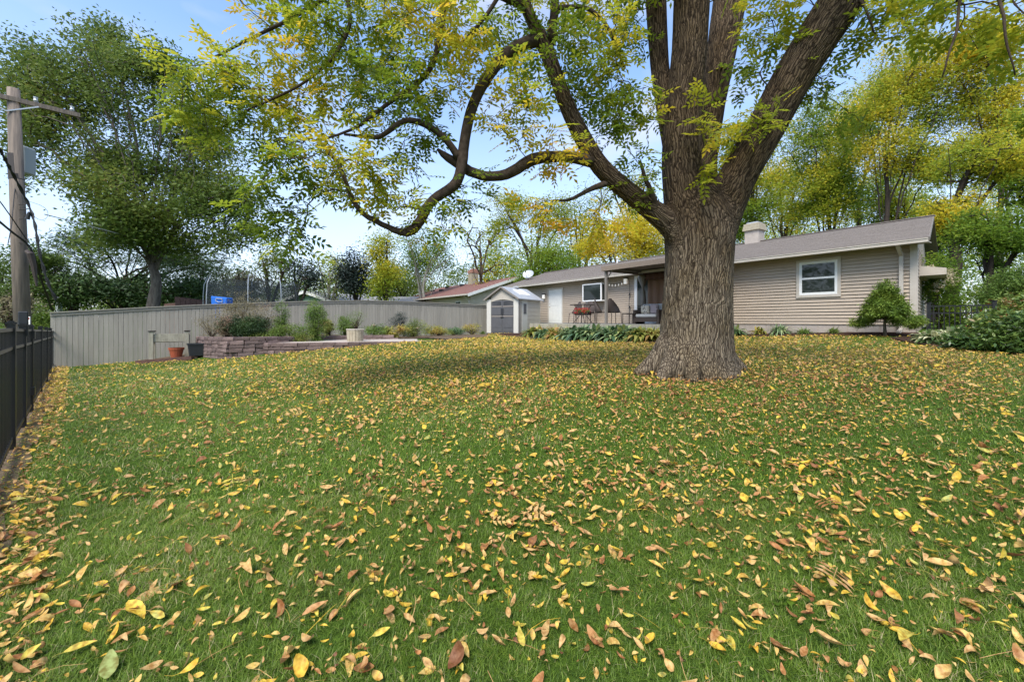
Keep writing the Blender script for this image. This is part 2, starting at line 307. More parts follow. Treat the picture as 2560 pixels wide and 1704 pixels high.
def G(x, y):
    x = np.atleast_1d(np.asarray(x, float)); y = np.atleast_1d(np.asarray(y, float)); out = np.empty(len(x))
    for i in range(0, len(x), 20000):
        q = np.stack([x[i:i+20000], y[i:i+20000]], 1); r = np.linalg.norm(q[:, None]-S_[None, :, :2], axis=2)
        z = _phi(r)@_w[:_n] + _w[_n] + q@_w[_n+1:]
        rr = np.linalg.norm(q-np.array((0, 12)), axis=1); f = np.clip((rr-34)/30, 0, 1); out[i:i+20000] = z*(1-f) + -1.2*f
    return out + EYE
def g1(x, y): return float(G([x], [y])[0])
def nonuni(a, b, fine0, fine1, sf, n):                # fine grid in the middle, growing outwards
    mid = np.arange(fine0, fine1+1e-6, sf)
    lo = fine0 - np.geomspace(sf, fine0-a, n); hi = fine1 + np.geomspace(sf, b-fine1, n)
    return np.unique(np.concatenate([lo[::-1], mid, hi]))
gx = nonuni(-400, 400, -20, 16, .4, 26); gy = nonuni(-150, 500, -3, 27, .4, 26)
X, Yg = np.meshgrid(gx, gy, indexing='ij'); Z = G(X.ravel(), Yg.ravel()).reshape(X.shape)
nx, ny = X.shape; idx = np.arange(nx*ny).reshape(nx, ny)
F = np.stack([idx[:-1, :-1], idx[1:, :-1], idx[1:, 1:], idx[:-1, 1:]], -1).reshape(-1, 4)
def ground_mat():
    m, t, b = new_mat('ground'); b.inputs['Roughness'].default_value = 1; b.inputs['Specular IOR Level'].default_value = .1
    tc = N(t, 'ShaderNodeTexCoord'); L = t.links.new
    n = N(t, 'ShaderNodeTexNoise'); n.inputs['Scale'].default_value = 30; n.inputs['Detail'].default_value = 8; n.inputs['Roughness'].default_value = .7; L(tc.outputs['Object'], n.inputs[0])
    r = N(t, 'ShaderNodeValToRGB'); e = r.color_ramp.elements; e[0].position = .3; e[0].color = (.02, .034, .006, 1); e[1].position = .7; e[1].color = (.10, .18, .02, 1); q = e.new(.52); q.color = (.055, .10, .012, 1)
    L(n.outputs[0], r.inputs[0]); n2 = N(t, 'ShaderNodeTexNoise'); n2.inputs['Scale'].default_value = 1.1; n2.inputs['Detail'].default_value = 5; L(tc.outputs['Object'], n2.inputs[0])
    r2 = N(t, 'ShaderNodeValToRGB'); r2.color_ramp.elements[0].position = .55; r2.color_ramp.elements[1].position = .8; L(n2.outputs[0], r2.inputs[0])
    mx = N(t, 'ShaderNodeMix', data_type='RGBA'); mx.inputs[7].default_value = (.07, .06, .028, 1); L(r2.outputs[0], mx.inputs[0]); L(r.outputs[0], mx.inputs[6]); L(mx.outputs[2], b.inputs['Base Color'])
    bp = N(t, 'ShaderNodeBump'); bp.inputs['Distance'].default_value = .03; L(n.outputs[0], bp.inputs['Height']); L(bp.outputs[0], b.inputs['Normal']); return m
kd(link_np('ground', mesh_np('ground', np.stack([X, Yg, Z], -1), F, smooth=True, mats=[ground_mat()])), 'structure')

# ------------------------------------------------------------------ leaf / grass / tree generators
def rotmats(fwd, up):                                 # rows: side, forward, normal
    f = fwd/ (np.linalg.norm(fwd, axis=1)[:, None]+1e-9); s = np.cross(f, up); s /= np.linalg.norm(s, axis=1)[:, None]+1e-9; n = np.cross(s, f)
    return np.stack([s, f, n], 1)
def stamp(T, TF, pos, fwd, up, scale, rnd, jit=0.):   # place a template (side, forward, normal coordinates) many times
    A = rotmats(fwd, up); n = len(pos)
    V = np.einsum('kc,ncd->nkd', T, A)*scale[:, None, None] + pos[:, None, :]
    Fs = (TF[None]+(np.arange(n)*len(T))[:, None, None]).reshape(-1, TF.shape[1])
    r = np.repeat(rnd, len(TF))
    if jit: r = np.clip(r + R.normal(0, jit, len(r)), 0, 1)
    return V.reshape(-1, 3), Fs, r
KITE = np.array([(0, 0, 0), (.21, .42, .05), (0, 1, -.12), (-.21, .42, .05)]); KF = np.array([(0, 1, 2, 3)])
def leaf_obj(name, parts, m, parent=None):
    vs, fs, rs = [], [], []; n = 0
    for V, Fq, r in parts: vs.append(V); fs.append(Fq+n); rs.append(r); n += len(V)
    me = mesh_np(name, np.concatenate(vs), np.concatenate(fs), attr=[('rnd', 'FACE', np.concatenate(rs))], mats=[m])
    return link_np(name, me, parent)
# pinnate ash leaf: seven leaflets on a stalk
def compound():
    V, Fq = [], []
    def kite(p, d, l, wd):
        d = np.array(d)/np.linalg.norm(d); s = np.array((d[1], -d[0], 0)); b = len(V)
        V.extend([p, p+d*l*.45+s*wd+np.array((0, 0, .03)), p+d*l+np.array((0, 0, -.10*l)), p+d*l*.45-s*wd+np.array((0, 0, .03))]); Fq.append((b, b+1, b+2, b+3))
    for y in (.32, .56, .8):
        for sg in (-1, 1): kite(np.array((0, y, -.12*y*y)), (sg*.85, .55, 0), .38, .085)
    kite(np.array((0, 1., -.12)), (0, 1, 0), .42, .09)
    b = len(V); V.extend([np.array((-.008, 0, 0)), np.array((.008, 0, 0)), np.array((.005, 1, -.12)), np.array((-.005, 1, -.12))]); Fq.append((b, b+1, b+2, b+3))
    return np.array(V), np.array(Fq)
CT, CF = compound()
def grow(nodes, par, attr, step=.25, wob=.12, sag=0., root=None, pen=.6):
    nodes = [np.array(q, float) for q in nodes]; par = list(par)
    root = nodes[0] if root is None else np.array(root)
    cap = len(nodes)+len(attr)*60; A = np.zeros((cap, 3)); A[:len(nodes)] = nodes; RD = np.zeros(cap); n = len(nodes)
    RD[:n] = np.linalg.norm(A[:n]-root, axis=1); P_ = np.full(cap, -1); P_[:n] = par
    DR = np.zeros((cap, 3))
    for i in range(1, n):
        if P_[i] >= 0: d = A[i]-A[P_[i]]; DR[i] = d/(np.linalg.norm(d)+1e-9)
    o = np.argsort([min(np.linalg.norm(A[:n]-a, axis=1)) for a in attr]); tips = []
    for a in np.asarray(attr)[o]:
        v = a-A[:n]; dd = np.linalg.norm(v, axis=1); ra = np.linalg.norm(a-root)
        c = dd + pen*np.maximum(0, RD[:n]-ra) - .25*np.einsum('ij,ij->i', v, DR[:n])
        j = int(np.argmin(c)); L_ = dd[j]; k = max(1, min(59, int(math.ceil(L_/step)))); p0 = A[j]; last = j
        mid = (p0+a)/2 + DR[j]*L_*.22 + R.normal(0, wob*L_*.5, 3) + np.array((0, 0, sag*L_))
        for i in range(1, k+1):
            s = i/k; q = (1-s)**2*p0 + 2*s*(1-s)*mid + s*s*a + (R.normal(0, wob*step*.5, 3) if i < k else 0)
            A[n] = q; P_[n] = last; RD[n] = np.linalg.norm(q-root); d = q-A[last]; DR[n] = d/(np.linalg.norm(d)+1e-9); last = n; n += 1
        tips.append(last)
    return A[:n], P_[:n], np.array(tips), DR[:n]
def radii(P_, r0, ex=2.3, base=None):
    n = len(P_); acc = np.zeros(n); r = np.zeros(n)
    for i in range(n-1, -1, -1):
        r[i] = max(r0, acc[i]**(1/ex)) if acc[i] > 0 else r0
        if P_[i] >= 0: acc[P_[i]] += r[i]**ex
    return r
def edge_mesh(A, P_, r, start, k=5, maxr=None, taper=1.35):
    i = np.array([q for q in range(start, len(A)) if P_[q] >= 0]); p = P_[i]
    d = A[i]-A[p]; d /= np.linalg.norm(d, axis=1)[:, None]+1e-9
    ref = np.where(np.abs(d[:, :1]) < .7, np.array([[1., 0, 0]]), np.array([[0, 1., 0]]))
    x = np.cross(d, ref); x /= np.linalg.norm(x, axis=1)[:, None]; y = np.cross(d, x)
    a = np.arange(k)*2*math.pi/k; ring = np.cos(a)[None, :, None]*x[:, None] + np.sin(a)[None, :, None]*y[:, None]
    ra = np.minimum(r[p], r[i]*taper)[:, None, None]; rb = r[i][:, None, None]
    V = np.concatenate([A[p][:, None]-d[:, None]*rb*.3 + ring*ra, A[i][:, None]+ring*rb], 1)
    q = np.arange(k); T = np.stack([q, (q+1) % k, (q+1) % k+k, q+k], 1)
    Fq = (T[None]+(np.arange(len(i))*2*k)[:, None, None]).reshape(-1, 4)
    return V.reshape(-1, 3), Fq
def ell_pts(c, rx, n, shell=.0):
    v = R.normal(size=(n, 3)); v /= np.linalg.norm(v, axis=1)[:, None]; q = R.rand(n)**(1/3.)
    if shell: q = shell+(1-shell)*R.rand(n)**.6
    return np.array(c)+v*q[:, None]*np.array(rx)
def lobed(c, rx, nl, n, lob=.42):                     # uneven crown: points in random lobes inside an ellipsoid
    lc = ell_pts((0, 0, 0), (1, 1, 1), nl, .35)*.72; out = []
    lr = lob*R.uniform(.6, 1.25, nl); wgt = lr**2; wgt /= wgt.sum()
    k = R.choice(nl, n, p=wgt); v = R.normal(size=(n, 3)); v /= np.linalg.norm(v, axis=1)[:, None]
    p = lc[k]+v*(R.rand(n)**(.45))[:, None]*lr[k][:, None]
    return np.array(c)+p*np.array(rx)
def leaf_cloud(pts, per, sig, size, m_lo, m_hi, up_bias=.6, patch=1.2, elong=1.):
    n = len(pts)*per; c = np.repeat(pts, per, 0) + R.normal(0, 1, (n, 3))*np.array((sig, sig, sig*.65))
    f = R.normal(size=(n, 3))*np.array((1, 1, .6))+np.array((0, 0, -.25)); u = R.normal(size=(n, 3))*.6+np.array((0, 0, up_bias))
    ph = R.rand(6)*9; pv = np.sin(pts[:, 0]*patch+ph[0]+np.sin(pts[:, 2]*patch*.7+ph[1]))*np.sin(pts[:, 2]*patch*1.2+ph[2]+pts[:, 1]*.8)*.5+.5
    r = m_lo+(m_hi-m_lo)*np.clip(np.repeat(pv, per)*.6+R.rand(n)*.4+R.normal(0, .06, n), 0, 1)
    T = KITE*np.array((1/elong, 1, 1))
    return stamp(T, KF, c, f, u, size*R.uniform(.6, 1.3, n), r)
def make_tree(name, base, crowns, label, barkm, leafm, leaf=.18, per=38, sig=.55, tr=.22, lo=0, hi=1, tips=150, trunk_top=None, cat='tree', group=None, lean=(0, 0), sag=.05, parts3=('trunk', 'branches', 'crown'), nlimb=5, step=.6, pen=.6, elong=1., patch=.6):
    """crowns: [(centre, radii, share)]"""
    base = np.array(base, float); o = thing(name, base, label, cat, group)
    tt = np.array(trunk_top) if trunk_top is not None else base+np.array((lean[0], lean[1], (crowns[0][0][2]-base[2])*.75))
    k = 8; tp = [base-np.array((0, 0, .2))]+[base+(tt-base)*(i/k)+np.array((math.sin(i*1.3+base[0])*.12, 0, 0))*(i > 0) for i in range(1, k+1)]
    at = np.concatenate([lobed(c, rx, max(7, int(10*s)+5), max(8, int(tips*s*(1.5 if base[0] > 8 else 1.15))), .36) for c, rx, s in crowns])
    nd, pr = list(tp), [-1]+list(range(k))
    for c, rx, s in crowns:                           # main limbs sweep from the stem into each lobe of the crown
        for j in range(max(2, int(nlimb*s+.5)) if len(crowns) > 1 else 7):
            v = R.normal(size=3); v[2] = abs(v[2])*.9-.15; v /= np.linalg.norm(v); e = np.array(c)+v*np.array(rx)*.78
            i0 = k if trunk_top is not None and R.rand() < .6 else R.randint(int(k*(.75 if trunk_top is not None else .35)), k+1); a0 = np.array(tp[i0]); l_ = np.linalg.norm(e-a0); m_ = a0+(e-a0)*.45+np.array((0, 0, .22*l_ if e[2] > a0[2] else .1*l_)); last = i0; ns = max(4, int(l_/.7))
            for q_ in range(1, ns+1):
                u = q_/ns; nd.append((1-u)**2*a0+2*u*(1-u)*m_+u*u*e+R.normal(0, .05, 3)*(q_ < ns)); pr.append(last); last = len(nd)-1
    A, P_, tp_i, DR = grow(nd, pr, at, step, .12, sag, root=tp[0], pen=pen)
    r = radii(P_, .012, 1.85); sc = tr/max(r[0], 1e-6); r = np.maximum(r*sc, .011)
    m = P_ >= 0; trunk_idx = k+1
    nseg = 9; mb = MB(); rr = [r[0]*1.5]+[tr*(1-.55*i/k) for i in range(1, k+1)]
    mb.tube(A[:k+1], rr, 10); mb.build(parts3[0], M[barkm], o, smooth=True)
    V, Fq = edge_mesh(A, P_, r, trunk_idx, 4); link_np(parts3[1], mesh_np('branches', V, Fq, smooth=True, mats=[M[barkm]]), o)
    leaf_obj(parts3[2], [leaf_cloud(at, per, sig, leaf, lo, hi, elong=elong, patch=patch)], M[leafm], o)
    return o

# ------------------------------------------------------------------ main house
HA = np.array((11.9, 12.07)); HU = np.array((-.576, .8176)); HV = np.array((.8176, .576)); HW = np.array((.73, .683)); HW /= np.linalg.norm(HW)
def HP(t, n, z, w=0.):
    q = HA+HU*t-HV*n+HW*w; return np.array((q[0], q[1], z))
def WT(px, n=0.):
    r = (px-1280)/1024; return ((HA[0]-HV[0]*n)-r*(HA[1]-HV[1]*n))/(-HU[0]+HU[1]*r)
def WZ(py, t, n=0.): return EYE+(800-py)/1024*(HA[1]-HV[1]*n+HU[1]*t)
def hbox(mb, t0, t1, n0, n1, z0, z1):                 # box in house axes (along wall, outwards, up)
    c = [HP(t0, n1, z0), HP(t1, n1, z0), HP(t1, n0, z0), HP(t0, n0, z0), HP(t0, n1, z1), HP(t1, n1, z1), HP(t1, n0, z1), HP(t0, n0, z1)]
    return mb.hexa([c[1], c[0], c[3], c[2], c[5], c[4], c[7], c[6]])
ZB, ZE, ZR = EYE-.41, EYE+2.25, EYE+3.69; TL, TR_ = 20.9, 0.
house = thing('ranch_house', HP(0, 0, ZB), 'long taupe vinyl sided ranch house with grey shingle roof behind the big ash', 'house')
mb = MB()
zl = ZB-.7
f = [HP(TR_, 0, zl), HP(TL, 0, zl), HP(TL, 0, zl, 8.1), HP(TR_, 0, zl, 8.1)]; g = [HP(TR_, 0, ZE), HP(TL, 0, ZE), HP(TL, 0, ZE, 8.1), HP(TR_, 0, ZE, 8.1)]
mb.hexa(f[::-1]+g[::-1]); mb.build('wall', M['siding'], house)
mb = MB(); zz = ZB+.26
nb = 0
while zz < ZE-.02:                                    # siding courses
    b = MB(); h = min(.108, ZE-zz)
    b.hexa([HP(TR_+.1, .034, zz+.012), HP(TR_+.1, .002, zz+.012), HP(TL, .002, zz+.012), HP(TL, .034, zz+.012), HP(TR_+.1, .005, zz+h), HP(TR_+.1, .002, zz+h), HP(TL, .002, zz+h), HP(TL, .005, zz+h)])
    b.build('siding_board', M['siding'], house)
    def e(w, o, z): q = HP(0, 0, z, w); return q-np.array((HU[0], HU[1], 0))*o
    b = MB(); b.hexa([e(8.1, .022, zz), e(8.1, .004, zz), e(.1, .004, zz), e(.1, .022, zz), e(8.1, .008, zz+h), e(8.1, .004, zz+h), e(.1, .004, zz+h), e(.1, .008, zz+h)])
    b.build('gable_board', M['siding'], house); zz += .108
# gable triangles
for t_, nm in ((TR_, 'gable_wall'), (TL, 'gable_wall')):
    b = MB(); a0, a1, a2 = HP(t_, 0, ZE), HP(t_, 0, ZE, 8.1), HP(t_, 0, ZR-.12, 4.05); off = np.array((HU[0], HU[1], 0))*(.1 if t_ == 0 else -.1)
    b.add([a0, a1, a2, a0+off, a1+off, a2+off], [(0, 1, 2), (5, 4, 3), (0, 3, 4, 1), (1, 4, 5, 2), (2, 5, 3, 0)]); b.build(nm, M['siding'], house)
for i in range(26):                                   # foundation blocks showing below the siding
    b = MB(); hbox(b, i*.81+.004, i*.81+.80, 0, .006, zl, ZB+.25); b.build('foundation_block', M['foundation'], house)
def RP(t, s, dz=0., back=False):                      # point on the roof: s 0 eave, 1 ridge
    E = HA+HU*t-HV*.55 if not back else HA+HU*t+HW*8.65
    Rg = HA+HU*t-HV*.55+HW*4.6
    q = E*(1-s)+Rg*s; return np.array((q[0], q[1], (ZE+.06)*(1-s)+ZR*s+dz))
for back, nm in ((False, 'roof_slope'), (True, 'roof_slope')):
    b = MB(); nC = 26
    for i in range(nC):
        s0, s1 = i/nC, (i+1)/nC; t0, t1 = -.38, 21.2; seg = 54 if not back else 1
        for k in range(seg):
            ta = t0+(t1-t0)*k/seg; tb = t0+(t1-t0)*(k+1)/seg; j = R.uniform(0, .004)
            c = [RP(ta, s0, .0, back), RP(tb, s0, .0, back), RP(tb, s1, 0, back), RP(ta, s1, 0, back), RP(ta, s0, .03+j, back), RP(tb, s0, .03+j, back), RP(tb, s1, .016, back), RP(ta, s1, .016, back)]
            b.hexa(c if back else c)
    b.build(nm, M['shingle'], house)
b = MB(); b.bar(RP(-.4, 1, .03), RP(21.2, 1, .03), .26, .03); b.build('ridge_cap', M['shingle'], house)
b = MB(); hbox(b, -.33, 21.15, .02, .5, ZE-.03, ZE-.01); b.build('soffit', M['soffit'], house)
b = MB()                                              # gutter: open trough
for (n0, n1, z0, z1) in ((.5, .52, ZE-.05, ZE+.07), (.525, .61, ZE-.06, ZE-.045), (.6, .62, ZE-.06, ZE+.04), (.615, .635, ZE+.03, ZE+.055)): hbox(b, -.36, 21.18, n0, n1, z0, z1)
b.build('gutter', M['trim'], house)
b = MB(); b.bar(RP(-.37, 0, -.03), RP(-.37, 1, -.03), .03, .1); b.build('rake_board', M['gazebo'], house)
b = MB(); b.bar(RP(21.19, 0, -.07), RP(21.19, 1, -.07), .03, .16); b.build('rake_board', M['trim'], house)
b = MB(); hbox(b, -.05, .12, 0, .05, ZB+.2, ZE-.03); b.build('corner_trim', M['trim'], house)
b = MB(); b.bar(HP(.3, .5, ZE-.05), HP(.3, .11, ZE-.3), .09, .07); b.bar(HP(.3, .09, ZE-.26), HP(.3, .09, ZB+.12), .09, .07, up=HP(0, 1, 0)-HP(0, 0, 0)); b.build('downspout', M['trim'], house)
b = MB(); b.bar(HP(.3, .09, ZB+.14), HP(.3, .45, ZB+.03), .09, .07); b.build('downspout_elbow', M['trim'], house)
# end-wall entry canopy seen past the right corner
b = MB(); e0 = HP(0, 0, EYE+1.42, 1.6); ou = -np.array((HU[0], HU[1], 0)); wv = np.array((HW[0], HW[1], 0))
b.hexa([e0, e0+ou*.62, e0+ou*.62+wv*2.4, e0+wv*2.4, e0+np.array((0, 0, .32)), e0+ou*.62+np.array((0, 0, .2)), e0+ou*.62+wv*2.4+np.array((0, 0, .2)), e0+wv*2.4+np.array((0, 0, .32))]); b.build('entry_canopy', M['trim'], house)
# chimney
ct = 5.65; cc = RP(ct, 1); b = MB(); axh = (np.array((HU[0], HU[1], 0)), np.array((HV[0], HV[1], 0)), np.array((0, 0, 1.)))
b.box(cc+np.array((0, 0, .12)), (.62, .6, 1.0), axh); ch = b.build('chimney', M['foundation'], house)
for i, (dz, sz) in enumerate(((.60, .76), (.71, .72), (.82, .68))):
    b = MB(); b.box(cc+np.array((0, 0, dz)), (sz, sz, .10), axh); q = b.build('chimney_course', M['cream'], ch)
b = MB(); b.box(cc+np.array((0, 0, .91)), (.5, .5, .06), axh); b.build('chimney_flue', M['galv'], ch)
b = MB(); q = RP(WT(1455), .93); b.tube([q, q+np.array((0, 0, .3))], .05, 8); b.tube([q+np.array((0, 0, .3)), q+np.array((0, 0, .36))], .09, 8); b.build('vent_pipe', M['white'], house, smooth=False)
def rect_frame(t0, t1, z0, z1, wd, n0, n1):
    b = MB(); hbox(b, t0, t1, n0, n1, z0, z0+wd); hbox(b, t0, t1, n0, n1, z1-wd, z1); hbox(b, t0, t0+wd, n0, n1-.001, z0+wd, z1-wd); hbox(b, t1-wd, t1, n0, n1-.001, z0+wd, z1-wd); return b
def window(t0, t1, z0, z1, rail=True):
    w_ = rect_frame(t0, t1, z0, z1, .09, .03, .065).build('window', M['trim'], house)
    rect_frame(t0+.092, t1-.092, z0+.092, z1-.092, .045, .0, .055).build('window_frame', M['vinylwhite'], w_)
    zm = (z0+z1)/2
    for a, b_ in (((z0+.14, zm), (zm, z1-.14)) if rail else ((z0+.14, z1-.14),)):
        rect_frame(t0+.14, t1-.14, a, b_, .03, .0, .048 if a < zm-.01 else .044).build('sash', M['vinylwhite'], w_)
        g_ = MB(); hbox(g_, t0+.172, t1-.172, .0, .041, a+.032, b_-.032); g_.build('pane', M['glass'], w_)
t0, t1 = WT(2103.5), WT(1992.3); window(t0, t1, WZ(745, t1), WZ(652, t1))
t0 = WT(1824); window(t0, t0+1.1, WZ(755, t0), WZ(672, t0))
# back door
t0, t1 = WT(1409), WT(1371); zt = WZ(720, (t0+t1)/2); zd = EYE-.17
w_ = MB(); hbox(w_, t0, t0+.1, .02, .06, zd, zt-.1); hbox(w_, t1-.1, t1, .02, .06, zd, zt-.1); hbox(w_, t0, t1, .02, .062, zt-.1, zt)
dr = w_.build('door', M['trim'], house)
b = MB(); hbox(b, t0+.102, t1-.102, .0, .045, zd, zt-.102); b.build('door_leaf', M['white'], dr)
for za, zb_ in ((.15, .9), (1.05, 1.85)):
    b = MB(); hbox(b, t0+.25, t1-.25, .045, .052, zd+za, zd+zb_); b.build('door_panel', M['white'], dr)
b = MB(); p = HP(t1-.2, .07, zd+1.0); b.tube([HP(t1-.2, .03, zd+1.), p], .03, 8); b.build('door_handle', M['brass'], dr)
b = MB(); p = HP(t1-.2, .07, zd+1.2); b.tube([HP(t1-.2, .03, zd+1.2), p], .025, 8); b.build('deadbolt', M['brass'], dr)
# garden window that stands out from the wall
t0, t1 = WT(1503, .45), WT(1456, .45); z0, z1 = WZ(754, t1, .45), WZ(711, t1, .45)
bw = rect_frame(t0, t1, z0, z1, .06, .39, .45).build('garden_window', M['vinylwhite'], house)
b = MB(); hbox(b, t0+.06, t1-.06, .40, .43, z0+.06, z1-.06); b.build('pane', M['glass'], bw)
b = MB(); hbox(b, t0, t1, .02, .39, z0, z0+.05); hbox(b, t0, t1, .02, .39, z1-.05, z1); hbox(b, t0, t0+.05, .02, .08, z0+.05, z1-.05); hbox(b, t1-.05, t1, .02, .39, z0+.05, z1-.05); b.build('box_frame', M['vinylwhite'], bw)
b = MB(); hbox(b, t0+.01, t0+.03, .08, .39, z0+.05, z1-.05); b.build('side_pane', M['glass'], bw)
# sliding patio door
t0, t1 = WT(1622), WT(1588); zt = WZ(690, t1)
pd = rect_frame(t0-1.2, t1, zd, zt, .16, .02, .07).build('patio_door', M['vinylwhite'], house)
b = MB(); hbox(b, t0-1.0, t1-.18, .01, .048, zd+.2, zt-.2); b.build('pane', M['glass'], pd)
b = MB(); hbox(b, t1-.62, t1-.55, .04, .062, zd+.16, zt-.16); b.build('door_stile', M['vinylwhite'], pd)
def wall_lamp(px, py, lab):
    t = WT(px); z = WZ(py, t); o = thing('wall_lamp', HP(t, .02, z), lab, 'lamp', 'wall lamps on the house')
    b = MB(); hbox(b, t-.09, t+.09, .02, .22, z+.14, z+.19); hbox(b, t-.05, t+.05, .02, .06, z, z+.14); b.build('bracket', M['blackmetal'], o)
    b = MB(); hbox(b, t-.08, t+.08, .06, .2, z-.12, z+.14); b.build('lamp_shade', M['lamp'], o, bevel=.02)
wall_lamp(1363, 742, 'white glass wall lamp with black cap beside the back door')
wall_lamp(1568, 704, 'white glass wall lamp at the end of the string lights')
# satellite dish on the left end of the roof
q = RP(20.3, .42); o = thing('satellite_dish', q, 'pale grey satellite dish on the left end of the grey roof', 'satellite dish')
b = MB(); q = q+np.array((0, 0, .45)); ax_ = np.array((-.35, -.75, .5)); ax_ /= np.linalg.norm(ax_); s_ = np.cross(ax_, (0, 0, 1)); s_ /= np.linalg.norm(s_); u_ = np.cross(s_, ax_)
vs = [q-ax_*.09]; fs = []
for ri in (1, 2, 3):
    for k in range(16): a = k*math.pi/8; vs.append(q-ax_*.09+ax_*.09*(ri/3)**2+(s_*math.cos(a)*.42+u_*math.sin(a)*.36)*ri/3)
for k in range(16): fs.append((0, 1+k, 1+(k+1) % 16))
for ri in (0, 1):
    for k in range(16): fs.append((1+ri*16+k, 17+ri*16+k, 17+ri*16+(k+1) % 16, 1+ri*16+(k+1) % 16))
b.add(vs, fs); b.build('dish', M['galv'], o, smooth=True)
b = MB(); b.tube([np.array(o.location), q-ax_*.08], .025, 6); b.tube([q-ax_*.05-u_*.4, q+ax_*.45-u_*.15], .015, 5); b.build('mast', M['darkmetal'], o)
b = MB(); b.box(q+ax_*.45-u_*.15, (.08, .08, .12)); b.build('receiver', M['darkmetal'], o)

# ------------------------------------------------------------------ shed
SA = np.array((.33, 22.5)); SF = np.array((-.832, .555)); SF /= np.linalg.norm(SF); SS = np.array((-SF[1]*-1, -SF[0])); SS = np.array((SF[1], -SF[0]))
def SP(a, d, z): q = SA+SF*a+SS*d; return np.array((q[0], q[1], ZS+z))   # a along the front (to the left), d into the depth
ZS = EYE-.76; SWd, SDp, SH = 2.12, 2.5, 1.95
shed = thing('storage_shed', SP(0, 0, 0), 'beige plastic storage shed with grey double doors and light gable roof', 'shed')
def sbox(b, a0, a1, d0, d1, z0, z1):
    c = [SP(a1, d0, z0), SP(a0, d0, z0), SP(a0, d1, z0), SP(a1, d1, z0), SP(a1, d0, z1), SP(a0, d0, z1), SP(a0, d1, z1), SP(a1, d1, z1)]; return b.hexa(c)
b = MB(); sbox(b, -.03, SWd+.03, -.03, SDp, -.25, .03); b.build('shed_floor', M['blackplastic'], shed)
b = MB(); sbox(b, .02, .05, .05, SDp, .03, SH); b.build('side_wall', M['shed'], shed)
b = MB(); sbox(b, SWd-.05, SWd-.02, .05, SDp, .03, SH); b.build('side_wall', M['shed'], shed)
b = MB(); sbox(b, .05, SWd-.05, SDp-.04, SDp, .03, SH); b.build('rear_wall', M['shed'], shed)
for i, z in enumerate(np.arange(.1, SH-.1, .23)):
    b = MB(); sbox(b, .002, .02, .25, SDp-.05, z, z+.21); b.build('wall_panel', M['shed'], shed)
b = MB(); sbox(b, -.012, .002, .42, .98, .05, SH-.03); sb_ = b.build('window_panel', M['shedwhite'], shed)
b = MB(); sbox(b, -.03, -.012, .56, .84, 1.12, 1.68); b.build('window', M['sheddoor'], sb_)
for (a0, a1) in ((-.02, .28), (SWd-.28, SWd+.02)):
    b = MB(); sbox(b, a0, a1, -.02, .06, .0, SH); b.build('door_post', M['shedwhite'], shed)
b = MB(); sbox(b, -.025, .0, .06, .2, 0, SH); b.build('corner_post', M['gazebo'], shed)
mid = SWd/2
b = MB(); n_ = 12; vs = []
for i in range(n_+1):                                 # arched gable panel over the doors
    a = .28+(SWd-.56)*i/n_; zb_ = 1.80+.12*math.sin(math.pi*i/n_); zt_ = SH+.02+(.62)*(1-abs(a-mid)/mid)
    vs += [SP(a, .0, zb_), SP(a, .0, zt_), SP(a, .05, zb_), SP(a, .05, zt_)]
fs = []
for i in range(n_):
    k = 4*i; fs += [(k, k+4, k+5, k+1), (k+2, k+3, k+7, k+6), (k, k+2, k+6, k+4), (k+1, k+5, k+7, k+3)]
b.add(vs, fs); b.build('gable_panel', M['shed'], shed)
for s_, (a0, a1) in enumerate(((.285, mid-.006), (mid+.006, SWd-.285))):
    b = MB(); sbox(b, a0, a1, .015, .045, .04, 1.88); dl = b.build('shed_door', M['sheddoor'], shed)
    for (z0, z1) in ((.12, .30), (.34, .92), (1.05, 1.48)):
        b = MB(); sbox(b, a0+.07, a1-.07, .0, .015, z0, z1); b.build('door_panel', M['sheddoor'], dl, bevel=.005)
    b = MB(); sbox(b, a0+.03, a1-.03, -.006, .015, .94, 1.02); sbox(b, a0+.03, a1-.03, -.006, .015, 1.5, 1.57); b.build('door_rail', M['gazebo'], dl)
    for k in range(2):
        b = MB(); z = 1.6+k*.11; o1, o2 = (a0+.08, a1-.08); zc = z+.06 if k else z+.05
        pts = [SP(o1, .008, z), SP(o2, .008, z+.035), SP(o2, .008, z+.07), SP(o1, .008, z+.09)] if s_ else [SP(o1, .008, z+.035), SP(o2, .008, z), SP(o2, .008, z+.09), SP(o1, .008, z+.07)]
        b.add(pts+[p_+np.array((SS[0], SS[1], 0))*.006 for p_ in pts], [(0, 1, 2, 3), (7, 6, 5, 4), (0, 4, 5, 1), (1, 5, 6, 2), (2, 6, 7, 3), (3, 7, 4, 0)]); b.build('door_light', M['blackplastic'], dl)
b = MB(); sbox(b, mid-.09, mid+.09, -.02, .012, 1.08, 1.42); b.build('door_latch', M['blackplastic'], shed)
b = MB(); b.tube([SP(mid+.12, -.02, .93), SP(mid-.13, -.02, .93)], .016, 6); b.build('door_pull', M['blackmetal'], shed)
ov = .14
